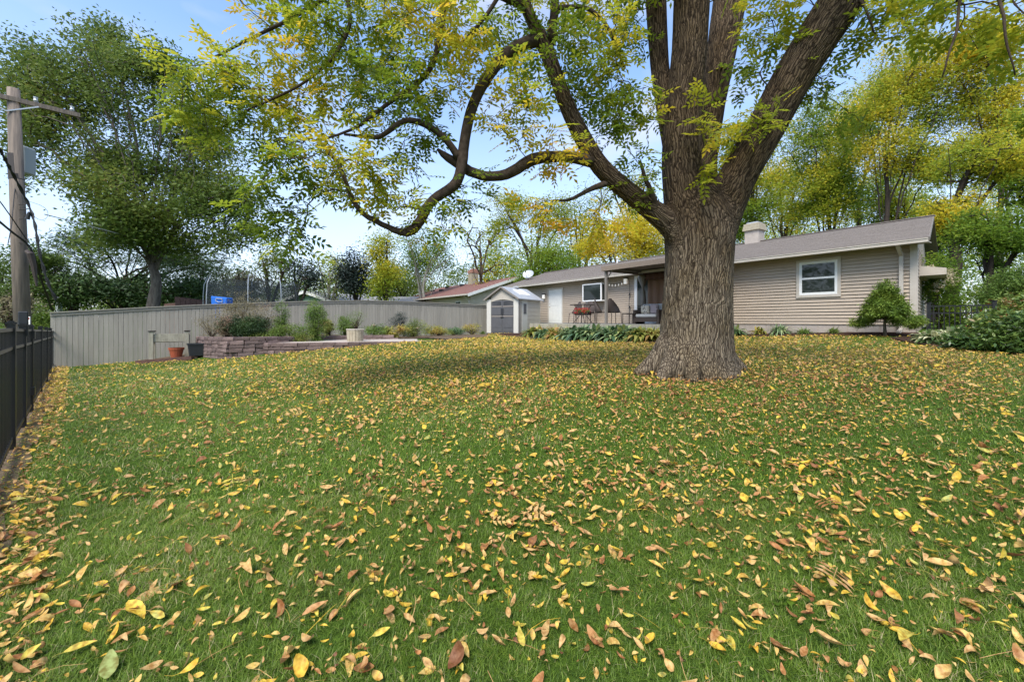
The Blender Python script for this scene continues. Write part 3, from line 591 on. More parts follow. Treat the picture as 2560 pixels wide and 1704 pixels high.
for sd_, nm in ((0, 'roof_panel'), (1, 'roof_panel')):
    a_e = -ov if sd_ == 0 else SWd+ov
    b = MB()
    e0, e1, r0_, r1_ = SP(a_e, -.14, SH-.05), SP(a_e, SDp+.14, SH-.05), SP(mid, -.14, SH+.66), SP(mid, SDp+.14, SH+.66); up = np.array((0, 0, .05))
    b.hexa([e0, r0_, r1_, e1, e0+up, r0_+up, r1_+up, e1+up]); rp = b.build(nm, M['shedroof'], shed)
    if sd_ == 0:
        b = MB(); s0, s1 = .35, .8; f_ = lambda s, d: SP(a_e*(1-s)+mid*s, d, (SH-.05)*(1-s)+(SH+.66)*s+.056)
        b.hexa([f_(s0, .7), f_(s1, .7), f_(s1, 1.8), f_(s0, 1.8)]+[f_(s0, .7)+up*.4, f_(s1, .7)+up*.4, f_(s1, 1.8)+up*.4, f_(s0, 1.8)+up*.4]); b.build('skylight', M['paper'], rp)
    b = MB(); b.bar(e0+np.array((0, 0, .01)), r0_+np.array((0, 0, .01)), .05, .09); b.build('roof_edge', M['gazebo'], shed)
b = MB(); q = SP(mid, 1.4, SH+.76); b.box(q, (.3, .3, .1)); b.build('roof_vent', M['shedroof'], shed)

# ------------------------------------------------------------------ deck and what stands on it
ZD = EYE-.17
deck = thing('wooden_deck', HP(10, 1.6, g1(*HP(10, 1.6, 0)[:2])), 'low grey wooden deck along the back of the house', 'deck')
for i in range(21):
    b = MB(); hbox(b, 5.2, 14.4, .08+i*.149, .08+i*.149+.143, ZD-.03, ZD); b.build('deck_board', M['deck'], deck)
b = MB(); hbox(b, 5.18, 14.42, 3.21, 3.24, ZD-.24, ZD-.002); hbox(b, 5.15, 5.18, .08, 3.24, ZD-.24, ZD-.002); b.build('fascia_board', M['wood_grey'], deck)
for t_ in np.arange(5.4, 14.4, 1.5):
    q = HP(t_, 3.1, 0); b = MB(); hbox(b, t_-.05, t_+.05, 3.0, 3.1, g1(q[0], q[1])-.1, ZD-.24); b.build('deck_post', M['wood_grey'], deck)
# gazebo
gz = thing('gazebo', HP(7.6, 1.7, ZD), 'brown fabric gazebo with grey posts and tied netting on the deck', 'gazebo')
GT, GR_ = 9.25, 5.6; zt_ = EYE+2.28
for (t_, n_, nm) in ((GT, 3.0, 0), (GT, .45, 0), (GR_, 3.0, 0), (GR_, .45, 0)):
    b = MB(); hbox(b, t_-.05, t_+.05, n_-.05, n_+.05, ZD, zt_-.02); b.build('gazebo_post', M['gazebo'], gz)
    b = MB(); dt = -.45 if t_ == GT else .45
    b.bar(HP(t_+.0, n_+.0, zt_-.5), HP(t_+dt, n_, zt_-.03), .035, .035); b.build('corner_brace', M['gazebo'], gz)
for (a, c) in (((GT, 3.0), (GR_, 3.0)), ((GT, .45), (GR_, .45)), ((GT, 3.0), (GT, .45)), ((GR_, 3.0), (GR_, .45))):
    b = MB(); b.bar(HP(a[0], a[1], zt_), HP(c[0], c[1], zt_), .07, .1); b.build('top_beam', M['gazebo'], gz)
pk = HP((GT+GR_)/2, 1.72, zt_+.34); b = MB(); o4 = [HP(GT+.15, 3.15, zt_+.06), HP(GR_-.15, 3.15, zt_+.06), HP(GR_-.15, .3, zt_+.06), HP(GT+.15, .3, zt_+.06)]
q4 = [p_*.3+pk*.7-np.array((0, 0, .12)) for p_ in o4]; dn = [p_-np.array((0, 0, .2)) for p_ in o4]
b.add(o4+q4+dn+[pk-np.array((0, 0, .1))], [(0, 1, 5, 4), (1, 2, 6, 5), (2, 3, 7, 6), (3, 0, 4, 7), (8, 9, 1, 0), (9, 10, 2, 1), (10, 11, 3, 2), (11, 8, 0, 3), (4, 5, 12), (5, 6, 12), (6, 7, 12), (7, 4, 12)]); b.build('canopy', M['gaztop'], gz)
def cloth(p0, p1, z0, z1, amp, nf, m, name, parent):
    p0, p1 = np.array(p0), np.array(p1); k = 60; d = p1-p0; nn = np.cross(d/np.linalg.norm(d), (0, 0, 1)); vs = []
    for zi, z in enumerate((z0, (z0+z1)/2, z1)):
        for i in range(k+1):
            s = i/k; q = p0+d*s+nn*amp*math.sin(s*nf*2*math.pi+zi*.3)*(1-.3*zi); vs.append((q[0], q[1], z))
    fs = [(r_*(k+1)+i, r_*(k+1)+i+1, (r_+1)*(k+1)+i+1, (r_+1)*(k+1)+i) for r_ in range(2) for i in range(k)]
    b = MB(); b.add(vs, fs); o = b.build(name, m, parent, smooth=True)
    sm = o.modifiers.new('thickness', 'SOLIDIFY'); sm.thickness = .008; return o
cloth(HP(GT-.3, .5, 0), HP(GR_, .5, 0), ZD+.1, zt_-.05, .045, 9, M['gazcloth'], 'curtain', gz)
cloth(HP(GR_, .5, 0), HP(GR_, 2.9, 0), ZD+.1, zt_-.05, .045, 7, M['gazcloth'], 'curtain', gz)
cloth(HP(GT-.1, .6, 0), HP(GR_, .6, 0), zt_-.42, zt_-.1, .04, 12, M['redwood'], 'valance', gz)
b = MB(); q = HP(GT-.05, .52, 0)
pts = [(0, 0, zt_-.15), (-.02, 0, zt_-.3), (.0, 0, zt_-.75), (.03, 0, zt_-1.2), (.02, 0, ZD+.35)]; b.tube([q+np.array(p_) for p_ in pts], [.16, .24, .06, .10, .12], 12); b.build('tied_netting', M['gazebo'], gz, smooth=True)
# furniture
def local(cx, cy, cz, ang):
    c, s = math.cos(ang), math.sin(ang); return lambda x, y, z: np.array((cx+x*c-y*s, cy+x*s+y*c, cz+z))
def lbox(b, f, x0, x1, y0, y1, z0, z1): return b.hexa([f(x0, y0, z0), f(x1, y0, z0), f(x1, y1, z0), f(x0, y1, z0), f(x0, y0, z1), f(x1, y0, z1), f(x1, y1, z1), f(x0, y1, z1)])
fa = math.atan2(HV[1], HV[0])-math.pi/2               # local y points into the house, x to the right along the wall
def on_deck(px, n): t = WT(px, n); return HP(t, n, ZD)
q = on_deck(1626, 1.5); f_ = local(q[0], q[1], ZD, fa+.1)
so_ = thing('patio_sofa', q, 'dark wicker patio loveseat with pale grey cushions beside the big trunk', 'sofa')
for x0 in (-.62, .5):
    b = MB(); lbox(b, f_, x0, x0+.12, -.4, .4, .0, .62); b.build('armrest', M['wicker'], so_, bevel=.015)
b = MB(); lbox(b, f_, -.5, .5, .28, .4, .1, .8); b.build('backrest', M['wicker'], so_, bevel=.015)
b = MB(); lbox(b, f_, -.5, .5, -.4, .28, .1, .28); b.build('seat_base', M['wicker'], so_)
b = MB(); lbox(b, f_, -.49, .49, -.42, .26, .29, .43); b.build('seat_cushion', M['cushion'], so_, bevel=.04)
b = MB(); lbox(b, f_, -.49, .49, .14, .27, .44, .88); b.build('back_cushion', M['cushion'], so_, bevel=.04)
b = MB(); lbox(b, f_, -.48, -.08, -.02, .12, .44, .82); obj1('throw_pillow', b, M['pattern'], 'cream pillow with black pattern leaning on the loveseat', 'pillow', bevel=.05)
b = MB(); lbox(b, f_, -.04, .34, .0, .13, .44, .86); obj1('throw_pillow', b, M['lavender'], 'plain dusty mauve pillow beside the patterned one on the loveseat', 'pillow', bevel=.055)
q = on_deck(1577, 1.9); f_ = local(q[0], q[1], ZD, fa); st = thing('side_table', q, 'small dark metal side table left of the loveseat', 'table')
b = MB(); lbox(b, f_, -.3, .3, -.25, .25, .44, .47); b.build('tabletop', M['darkmetal'], st)
for x in (-.28, .26):
    for y in (-.23, .21):
        b = MB(); lbox(b, f_, x, x+.025, y, y+.025, 0, .44); b.build('leg', M['darkmetal'], st)
q = on_deck(1457, 1.9); f_ = local(q[0], q[1], ZD, fa); tb = thing('dining_table', q, 'bar height dark patio table with glass top on the deck', 'table'); TH = .93
b = MB(); b.tube([f_(0, 0, TH), f_(0, 0, TH+.03)], .62, 28); b.build('tabletop', M['glass'], tb)
b = MB(); a_ = [f_(.63*math.cos(k*math.pi/14), .63*math.sin(k*math.pi/14), TH+.01) for k in range(29)]; b.tube(a_, .02, 6); b.build('table_rim', M['darkmetal'], tb)
for k in range(4):
    a = k*math.pi/2+.6; b = MB(); b.tube([f_(.5*math.cos(a), .5*math.sin(a), 0), f_(.12*math.cos(a), .12*math.sin(a), .45), f_(.42*math.cos(a), .42*math.sin(a), TH)], .018, 6); b.build('leg', M['darkmetal'], tb)
def chair(px, n, ang, lab, seat, h=.55, cat='chair', grp='bar chairs at the patio table'):
    q = on_deck(px, n); f_ = local(q[0], q[1], ZD, ang); o = thing('patio_chair', q, lab, cat, grp)
    for x in (-.24, .24):
        for y in (-.22, .22):
            b = MB(); b.tube([f_(x*1.15, y*1.15, 0), f_(x, y, h)], .016, 6); b.build('leg', M['darkmetal'], o)
    b = MB(); k = 9; vs = []
    for zi, (zz_, rr_) in enumerate(((h-.05, .30), (h+.02, .33), (h+.66, .35))):
        for i in range(k+1):
            a = math.pi*(.0+i/k); top = 1-.0*abs(i-k/2); drop = (abs(i-k/2)/(k/2))**1.3*(.62 if zi == 2 else 0)
            vs.append(f_(rr_*math.cos(a), rr_*math.sin(a)*.9, zz_-drop*(1 if zi == 2 else .0)))
    fs = [(r_*(k+1)+i, r_*(k+1)+i+1, (r_+1)*(k+1)+i+1, (r_+1)*(k+1)+i) for r_ in range(2) for i in range(k)]
    b.add(vs, fs); oo = b.build('backrest', M['wicker'], o, smooth=True); sm = oo.modifiers.new('thickness', 'SOLIDIFY'); sm.thickness = .02
    b = MB(); lbox(b, f_, -.25, .25, -.26, .22, h-.03, h); b.build('seat', M['darkmetal'], o)
    if seat:
        b = MB(); lbox(b, f_, -.23, .23, -.24, .2, h+.002, h+.075); b.build('seat_cushion', M[seat], o, bevel=.025)
        b = MB(); lbox(b, f_, -.2, .2, .12, .2, h+.1, h+.3); b.build('back_cushion', M[seat], o, bevel=.025)
    return o
chair(1503, 2.3, fa+2.2, 'dark wicker bar chair seen from behind in front of the garden window', None)
chair(1534, 2.0, fa+math.pi/2-.3, 'dark wicker bar chair turned sideways right of the table', None)
chair(1438, 1.2, fa+math.pi+2.9, 'dark wicker bar chair left behind the patio table', None)
chair(1470, 1.1, fa+math.pi+3.4, 'dark wicker bar chair right behind the patio table', None)
q = on_deck(1457, 2.75); f_ = local(q[0], q[1], ZD, fa); o = thing('flower_box', q, 'dark flower stand full of red blooms in front of the patio table', 'flower box')
for x in (-.42, .40):
    for y in (-.1, .08):
        b = MB(); lbox(b, f_, x, x+.02, y, y+.02, 0, .42); b.build('leg', M['darkmetal'], o)
b = MB(); lbox(b, f_, -.45, .45, -.12, .12, .42, .56); b.build('trough', M['blackmetal'], o, bevel=.01)
n_ = 150; pz = np.array([f_(R.uniform(-.45, .45), R.uniform(-.14, .14), R.uniform(.5, .68)) for _ in range(n_)]); leaf_obj('leaves', [leaf_cloud(pz, 3, .03, .06, 0, .5)], M['perennial'], o)
pz = np.array([f_(R.uniform(-.46, .46), R.uniform(-.2, .02), R.uniform(.5, .74)) for _ in range(90)]); leaf_obj('blooms', [leaf_cloud(pz, 8, .02, .045, 0, 1)], M['redbloom'], o)
# string lights
b = MB(); t0, t1 = WT(1512, .1), WT(1568, .1); za = WZ(707, t0); pts = [HP(t0+(t1-t0)*s, .12, za-.12*math.sin(math.pi*s)+.0*s) for s in np.linspace(0, 1, 10)]
slo = thing('string_lights', pts[0], 'black string lights with small bulbs hung across the siding', 'string lights')
b.tube(pts, .01, 5); tt_ = WT(1574, .1); b.tube([HP(tt_, .1, WZ(700, tt_)), HP(tt_, .1, WZ(730, tt_)), HP(tt_+.05, .1, WZ(765, tt_)), HP(tt_, .1, WZ(790, tt_))], .01, 5); b.build('light_cable', M['cable'], slo)
for s in np.linspace(.08, .92, 7):
    q = HP(t0+(t1-t0)*s, .12, za-.12*math.sin(math.pi*s)-.07); b = MB(); b.tube([q+np.array((0, 0, .06)), q, q-np.array((0, 0, .05))], [.012, .035, .01], 8); b.build('bulb', M['lamp'], slo, smooth=True)
for py in (735, 767):
    q = HP(tt_, .1, WZ(py, tt_)); b = MB(); b.tube([q+np.array((0, 0, .04)), q-np.array((0, 0, .05))], [.03, .05], 8); b.build('bulb_socket', M['cable'], slo)

# ------------------------------------------------------------------ wooden fence
FC = np.array((-16., 14.2)); FV = HV; FL = 17.75
TOP = np.array([(0, .24), (2.8, .49), (4.2, .60), (8, .84), (10.66, .955), (13, .955), (17.75, .86)])
def ftop(t): return EYE+np.interp(t, TOP[:, 0], TOP[:, 1])
def FP(t, n, z): q = FC+FV*t+np.array((FV[1], -FV[0]))*n; return np.array((q[0], q[1], z))   # n towards the lawn
wf = thing('wooden_fence', FP(0, 0, g1(*FC)), 'long grey painted vertical board fence with a flat cap rail', 'fence')
t = 0.
while t < FL:
    wd = R.uniform(.125, .14); z0 = g1(*FP(t, 0, 0)[:2])-.06; dn = R.uniform(0, .012); b = MB(); ta, tb_ = t+.004, t+wd-.004
    b.hexa([FP(ta, .02+dn, z0), FP(tb_, .02+dn, z0), FP(tb_, 0+dn, z0), FP(ta, 0+dn, z0), FP(ta, .02+dn, ftop(ta)-.1), FP(tb_, .02+dn, ftop(tb_)-.1), FP(tb_, dn, ftop(tb_)-.1), FP(ta, dn, ftop(ta)-.1)])
    b.build('board', M['fence'], wf); t += wd
for k in range(len(TOP)-1):
    ta, tb_ = TOP[k, 0], TOP[k+1, 0]
    b = MB(); b.hexa([FP(ta, .055, ftop(ta)-.1), FP(tb_, .055, ftop(tb_)-.1), FP(tb_, .0325, ftop(tb_)-.1), FP(ta, .0325, ftop(ta)-.1), FP(ta, .055, ftop(ta)-.003), FP(tb_, .055, ftop(tb_)-.003), FP(tb_, .0325, ftop(tb_)-.003), FP(ta, .0325, ftop(ta)-.003)]); b.build('trim_board', M['fence'], wf)
    b = MB(); b.hexa([FP(ta, .09, ftop(ta)), FP(tb_, .09, ftop(tb_)), FP(tb_, -.06, ftop(tb_)), FP(ta, -.06, ftop(ta)), FP(ta, .09, ftop(ta)+.035), FP(tb_, .09, ftop(tb_)+.035), FP(tb_, -.06, ftop(tb_)+.035), FP(ta, -.06, ftop(ta)+.035)]); b.build('cap_rail', M['fence'], wf)
    b = MB(); b.bar(FP(ta, -.03, ftop(ta)-.4), FP(tb_, -.03, ftop(tb_)-.4), .04, .09); b.bar(FP(ta, -.03, ftop(ta)-1.4), FP(tb_, -.03, ftop(tb_)-1.4), .04, .09); b.build('fence_rail', M['fence'], wf)
for t in np.arange(.1, FL, 2.4):
    b = MB(); z0 = g1(*FP(t, 0, 0)[:2])-.1; b.bar(FP(t, -.1, z0), FP(t, -.1, ftop(t)-.02), .09, .09, up=(FV[0], FV[1], 0)); b.build('fence_post', M['fence'], wf)

# ------------------------------------------------------------------ black metal fences
BF = np.array((-5.5, 4.5)); BD = np.array((-.732, .681)); BD /= np.linalg.norm(BD)
def BP(s, z): q = BF+BD*s; return np.array((q[0], q[1], z))
bf = thing('metal_fence', BP(0, g1(*BF)), 'black metal picket fence running along the left edge of the lawn', 'fence')
posts = [-3.0, 0, 1.58, 3.1, 6.1, 9.1, 12.0, 14.75]
def ftz(s): return EYE+np.interp(s, [-3, 0, 1.58, 6.1, 14.75], [-.05, -.075, -.11, -.19, -.36])
for s in posts:
    q = BP(s, 0); z0 = g1(q[0], q[1])-.05; zt_ = ftz(s)+.03; b = MB(); b.bar(BP(s, z0), BP(s, zt_), .064, .064, up=(BD[0], BD[1], 0)); po = b.build('post', M['blackmetal'], bf)
    b = MB(); b.box(BP(s, zt_+.012), (.085, .085, .022), (np.array((*BD, 0)), np.array((-BD[1], BD[0], 0)), np.array((0, 0, 1.)))); b.box(BP(s, zt_+.03), (.05, .05, .015), (np.array((*BD, 0)), np.array((-BD[1], BD[0], 0)), np.array((0, 0, 1.)))); b.build('post_cap', M['blackmetal'], po)
for i in range(len(posts)-1):
    s0, s1 = posts[i]+.04, posts[i+1]-.04
    gate = posts[i] == 1.58
    par = bf
    if gate:
        par = thing('metal_gate', BP(s0, g1(*BP(s0, 0)[:2])), 'black metal picket gate with latch in the left fence', 'gate'); s0 += .02; s1 -= .03
    zb0, zb1 = g1(*BP(s0, 0)[:2])+.14, g1(*BP(s1, 0)[:2])+.14
    for dz, tp_ in ((-.03, 1), (-.23, 1), (0, 0)):
        b = MB(); b.bar(BP(s0, (ftz(s0)+dz) if tp_ else zb0), BP(s1, (ftz(s1)+dz) if tp_ else zb1), .032, .034); b.build('rail', M['blackmetal'], par)
    if gate:
        for s in (s0+.01, s1-.01):
            b = MB(); b.bar(BP(s, ftz(s)-.03), BP(s, zb0-.02), .04, .04, up=(BD[0], BD[1], 0)); b.build('gate_stile', M['blackmetal'], par)
        for hgt in (-.1, -1.0):
            b = MB(); b.box(BP(s1, ftz(s1)+hgt), (.13, .1, .13), (np.array((*BD, 0)), np.array((-BD[1], BD[0], 0)), np.array((0, 0, 1.)))); b.build('hinge', M['blackmetal'], par)
        b = MB(); b.box(BP(s0-.02, ftz(s0)+.06), (.11, .09, .34), (np.array((*BD, 0)), np.array((-BD[1], BD[0], 0)), np.array((0, 0, 1.)))); b.build('latch', M['blackplastic'], par, bevel=.01)
    n_ = int(round((s1-s0)/.115))
    for k in range(1, n_):
        s = s0+(s1-s0)*k/n_; u = (s-s0)/(s1-s0); b = MB(); b.bar(BP(s, zb0*(1-u)+zb1*u-.07), BP(s, ftz(s)-.032), .014, .014, up=(BD[0], BD[1], 0)); b.build('picket', M['blackmetal'], par)
q0, q1 = HP(-.12, .1, 0), np.array((12.95, 11.0, 0)); q0 = np.array((11.95, 11.75, 0)); zt0 = EYE+.42
rf = thing('metal_fence', (q0[0], q0[1], g1(q0[0], q0[1])), 'short black metal picket fence right of the house corner', 'fence')
dq = (q1-q0)[:2]; dl = np.linalg.norm(dq); dq /= dl
for s, h_ in ((0, 0), (dl, .03)):
    q = q0[:2]+dq*s; b = MB(); b.bar((q[0], q[1], g1(*q)-.1), (q[0], q[1], zt0+.06+h_), .08, .08, up=(dq[0], dq[1], 0)); b.box((q[0], q[1], zt0+.075+h_), (.1, .1, .03)); b.build('post', M['blackmetal'], rf)
for dz in (-.02, -.22, -1.05):
    b = MB(); b.bar((q0[0], q0[1], zt0+dz), (q1[0], q1[1], zt0+dz), .03, .035); b.build('rail', M['blackmetal'], rf)
for k in range(1, 12):
    q = q0[:2]+dq*dl*k/12; b = MB(); b.bar((q[0], q[1], zt0-1.15), (q[0], q[1], zt0-.02), .02, .02, up=(dq[0], dq[1], 0)); b.build('picket', M['blackmetal'], rf)

# ------------------------------------------------------------------ raised bed, patio, mulch
def block_mesh(l, d, h, sd):
    rs = np.random.RandomState(sd); bm = bmesh.new(); bmesh.ops.create_cube(bm, size=1)
    for v in bm.verts: v.co = Vector((v.co.x*l, v.co.y*d, v.co.z*h))
    bmesh.ops.bevel(bm, geom=bm.edges[:], offset=.014, segments=1, affect='EDGES')
    for v in bm.verts: v.co += Vector(rs.normal(0, .004, 3))
    me = bpy.data.meshes.new('block'); bm.to_mesh(me); bm.free(); me.materials.append(M['block']); return me
BH = .128; BLK = [block_mesh(l, .2, BH-.008, i) for i, l in enumerate((.30, .38, .44, .22, .34, .40))]; BLL = (.30, .38, .44, .22, .34, .40)
def retaining_wall(path, tops, label, closed=False):
    path = np.array(path, float); tops = np.array(tops)+EYE; seg = np.linalg.norm(np.diff(path, axis=0), axis=1); cum = np.concatenate([[0], np.cumsum(seg)]); Lt = cum[-1]
    o = thing('retaining_wall', (*path[0], g1(*path[0])), label, 'wall')
    at = lambda s: np.array((np.interp(s, cum, path[:, 0]), np.interp(s, cum, path[:, 1])))
    for c in range(7):
        s = R.uniform(0, .2)-.1
        while s < Lt-.1:
            k = R.randint(len(BLK)); l = BLL[k]; m_ = min(s+l/2, Lt-.05); p0, p1 = at(max(0, s)), at(min(Lt, s+l)); p = (p0+p1)/2; d = p1-p0; n_ = np.linalg.norm(d)
            if n_ < .05: break
            d /= n_; z = np.interp(m_, cum, tops)-BH*(c+.5); gz_ = g1(*p)
            if z+BH*.5 > gz_-.02:
                ob = bpy.data.objects.new('block', BLK[k]); COL.objects.link(ob); ob.parent = o
                nrm = np.array((d[1], -d[0])); pp = p+nrm*(R.uniform(-.012, .02)-.012*(6-c)*0)
                ob.location = np.array((pp[0], pp[1], z))-np.array(o['_o']); ob.rotation_euler = (0, 0, math.atan2(d[1], d[0])+R.normal(0, .03))
            s += l+.006
    return o
UW = [(-12.5, 16.45), (-11.9, 15.6), (-11.2, 14.85), (-10.2, 14.1), (-9.35, 13.5), (-8.9, 13.75), (-8.5, 14.1), (-8.2, 14.7), (-8.05, 15.5)]
retaining_wall(UW, [-.66, -.62, -.60, -.575, -.56, -.56, -.565, -.585, -.60], 'tall purple-brown stacked block wall of the upper raised bed')
LW = [(-8.42, 14.05), (-8.1, 13.8), (-7.3, 13.95), (-6.55, 14.15), (-5.4, 14.5), (-4.5, 14.85), (-3.6, 15.2)]
retaining_wall(LW, [-.765, -.765, -.765, -.765, -.765, -.77, -.775], 'low purple-brown block wall edging the patio beside the lawn')
def arc(c, r, a0, a1, n): return [(c[0]+r*math.cos(a), c[1]+r*math.sin(a)) for a in np.linspace(a0, a1, n)]
retaining_wall([(-7.9, 16.2), (-7.0, 16.6), (-6.2, 16.9), (-5.4, 17.1), (-4.9, 17.2)], [-.62]*5, 'short block wall behind the patio against the flower border')
def sheet(name, poly, z, m, kind='structure', n=.35, noise=.02):   # flat-ish patch filling a polygon
    bm = bmesh.new(); vs = [bm.verts.new((x, y, z(x, y) if callable(z) else z)) for x, y in poly]; bm.faces.new(vs)
    bmesh.ops.triangulate(bm, faces=bm.faces[:]); bmesh.ops.subdivide_edges(bm, edges=bm.edges[:], cuts=9, use_grid_fill=True)
    for v in bm.verts: v.co.z = (z(v.co.x, v.co.y) if callable(z) else z)+R.uniform(-noise, noise)
    bmesh.ops.recalc_face_normals(bm, faces=bm.faces[:])
    me = bpy.data.meshes.new(name); bm.to_mesh(me); bm.free(); me.materials.append(m); o = bpy.data.objects.new(name, me); COL.objects.link(o); return kd(o, kind)
gp = lambda dz: (lambda x, y: g1(x, y)+dz)
sheet('upper_bed_soil', UW+[(-7.9, 19.6), (-12.3, 16.8)], EYE-.68, M['soil'], noise=.03)
sheet('patio', LW+[(-2.6, 16.1), (-3.6, 17.3), (-5.2, 17.05), (-8.0, 16.0)], EYE-.79, M['concrete'], noise=.0)
sheet('border_soil', [(-8.0, 16.25), (-5.2, 17.15), (-3.6, 17.4), (-2.6, 16.3), (-1.2, 19.5), (-1.1, 23.4), (-1.6, 24.1), (-7.9, 19.5)], gp(.035), M['soil'], noise=.008)
sheet('planter_soil', [(-13.9, 15.5), (-12.9, 14.35), (-11.0, 14.3), (-11.4, 15.1), (-12.6, 16.3)], gp(.035), M['soil'], noise=.008)
def strip(name, t0, t1, n0, n1, dz, m):
    k = 40; j = 6; vs = []; 
    for i in range(k+1):
        for q in range(j+1):
            t = t0+(t1-t0)*i/k; n_ = n0+(n1+.15*math.sin(i*.9)-n0)*q/j; p = HP(t, n_, 0); vs.append((p[0], p[1], g1(p[0], p[1])+dz+R.uniform(-.012, .018)*(0 < q < j)-(.05 if q == j else 0)))
    fs = [(i*(j+1)+q, i*(j+1)+q+1, (i+1)*(j+1)+q+1, (i+1)*(j+1)+q) for i in range(k) for q in range(j)]
    b = MB(); b.add(vs, fs); return kd(b.build(name, m), 'structure')
strip('mulch_bed', -.4, 5.6, 0.0, .95, .05, M['mulch'])
strip('hosta_bed', 5.0, 15.6, 3.15, 4.9, .05, M['mulch'])
RB = [(10.5, 11.4), (10.15, 10.4), (10.0, 9.2), (9.9, 8.1), (9.9, 7.2), (11, 6.2), (13, 5.6), (17, 8), (17, 12), (13, 12.5), (12.0, 11.9)]
sheet('shrub_bed', RB, gp(.03), M['mulch'], noise=.008)
# timber edging and the things by the fence
b = MB(); a_, c_ = np.array((-13.05, 14.25, 0)), np.array((-10.95, 14.05, 0)); a_[2] = g1(*a_[:2])+.06; c_[2] = g1(*c_[:2])+.07
obj1('edging_board', b.bar(a_, c_, .12, .12), M['redwood'], 'reddish timber edging laid on the ground below the raised planter', 'edging')
def at_ground(px, d): X = (px-1280)/1024*d; return np.array((X, d, g1(X, d)))
q = at_ground(424, 14.75); a = math.atan2(FV[1], FV[0]); f_ = local(q[0], q[1], q[2]+.04, a)
pt = thing('raised_planter', q, 'weathered wooden raised planter box on tall legs against the fence', 'planter')
for x in (-.52, .46):
    for y in (-.26, .2):
        b = MB(); lbox(b, f_, x-.02, x+.1, y-.02, y+.1, 0, .98); lg = b.build('leg', M['wood_grey'], pt)
        b = MB(); lbox(b, f_, x-.04, x+.12, y-.04, y+.12, .981, 1.01); b.build('leg_cap', M['darkmetal'], lg)
for z in (.62, .76):
    for y in (-.23, .23):
        b = MB(); lbox(b, f_, -.415, .44, y, y+.03, z, z+.13); b.build('side_board', M['wood_grey'], pt)
    for x in (-.5, .5):
        b = MB(); lbox(b, f_, x, x+.03, -.155, .18, z, z+.13); b.build('end_board', M['wood_grey'], pt)
b = MB(); lbox(b, f_, -.43, .46, -.2, .23, .6, .62); b.build('bottom_board', M['wood_grey'], pt)
def pot(px, d, r0, r1, h, m, lab, cat, name, sq=False, n=16, dz=.03):
    q = at_ground(px, d); q[2] += dz; o = thing(name, q, lab, cat)
    if sq:
        f_ = local(q[0], q[1], q[2], a+.1); b = MB(); lbox(b, f_, -r0, r0, -r1, r1, 0, h); v = b.v; b.v = [tuple(np.array(p_) if p_[2] > q[2]+.01 else q+(np.array(p_)-q)*np.array((.85, .85, 1))) for p_ in v]; b.build('tub_body', m, o, bevel=.02)
        b = MB()
        for (x0, x1, y0, y1) in ((-r0-.015, r0+.015, -r1-.015, -r1+.015), (-r0-.015, r0+.015, r1-.015, r1+.015), (-r0-.015, -r0+.015, -r1+.015, r1-.015), (r0-.015, r0+.015, -r1+.015, r1-.015)): lbox(b, f_, x0, x1, y0, y1, h-.035, h+.01)
        b.build('rim', m, o)
    else:
        b = MB(); b.tube([q, q+np.array((0, 0, h*.8)), q+np.array((0, 0, h*.8)), q+np.array((0, 0, h)), q+np.array((0, 0, h)), q+np.array((0, 0, h*.75))], [r0, r1*.93, r1, r1*1.03, r1*.9, r1*.86], n); b.build('pot_body', m, o)
        b = MB(); b.tube([q+np.array((0, 0, h*.75)), q+np.array((0, 0, h*.78))], r1*.85, n); b.build('potting_soil', M['soil'], o)
    return o
pot(441, 14.35, .15, .22, .34, M['terracotta'], 'terracotta orange plant pot standing under the raised planter', 'pot', 'plant_pot', dz=.1)
pot(499, 14.6, .34, .22, .44, M['blackplastic'], 'black plastic storage tub beside the block wall', 'tub', 'plastic_tub', sq=True, dz=.06)
pp_ = at_ground(888, 15.5); pp_[2] = EYE-.79
o = thing('round_planter', pp_, 'round beige barrel planter standing on the patio', 'planter')
for k in range(16):
    a0, a1 = k*math.pi/8+.02, (k+1)*math.pi/8-.02; b = MB(); ri, ro = .25, .285
    ring = lambda r_, z: [pp_+np.array((r_*math.cos(a_), r_*math.sin(a_), z)) for a_ in (a0, a1)]
    i0, i1, o0, o1 = ring(ri, 0), ring(ri*1.1, .46), ring(ro, 0), ring(ro*1.1, .46)
    b.hexa([o0[0], o0[1], i0[1], i0[0], o1[0], o1[1], i1[1], i1[0]]); b.build('stave', varied(M['cream'], .0) if False else M['cream'], o)
b = MB(); b.tube([pp_+np.array((.31*math.cos(x), .31*math.sin(x), .44)) for x in np.linspace(0, 2*math.pi, 20)], .02, 5); b.build('hoop', M['trim'], o)
b = MB(); b.tube([pp_+np.array((0, 0, .4)), pp_+np.array((0, 0, .41))], .27, 14); b.build('potting_soil', M['soil'], o)

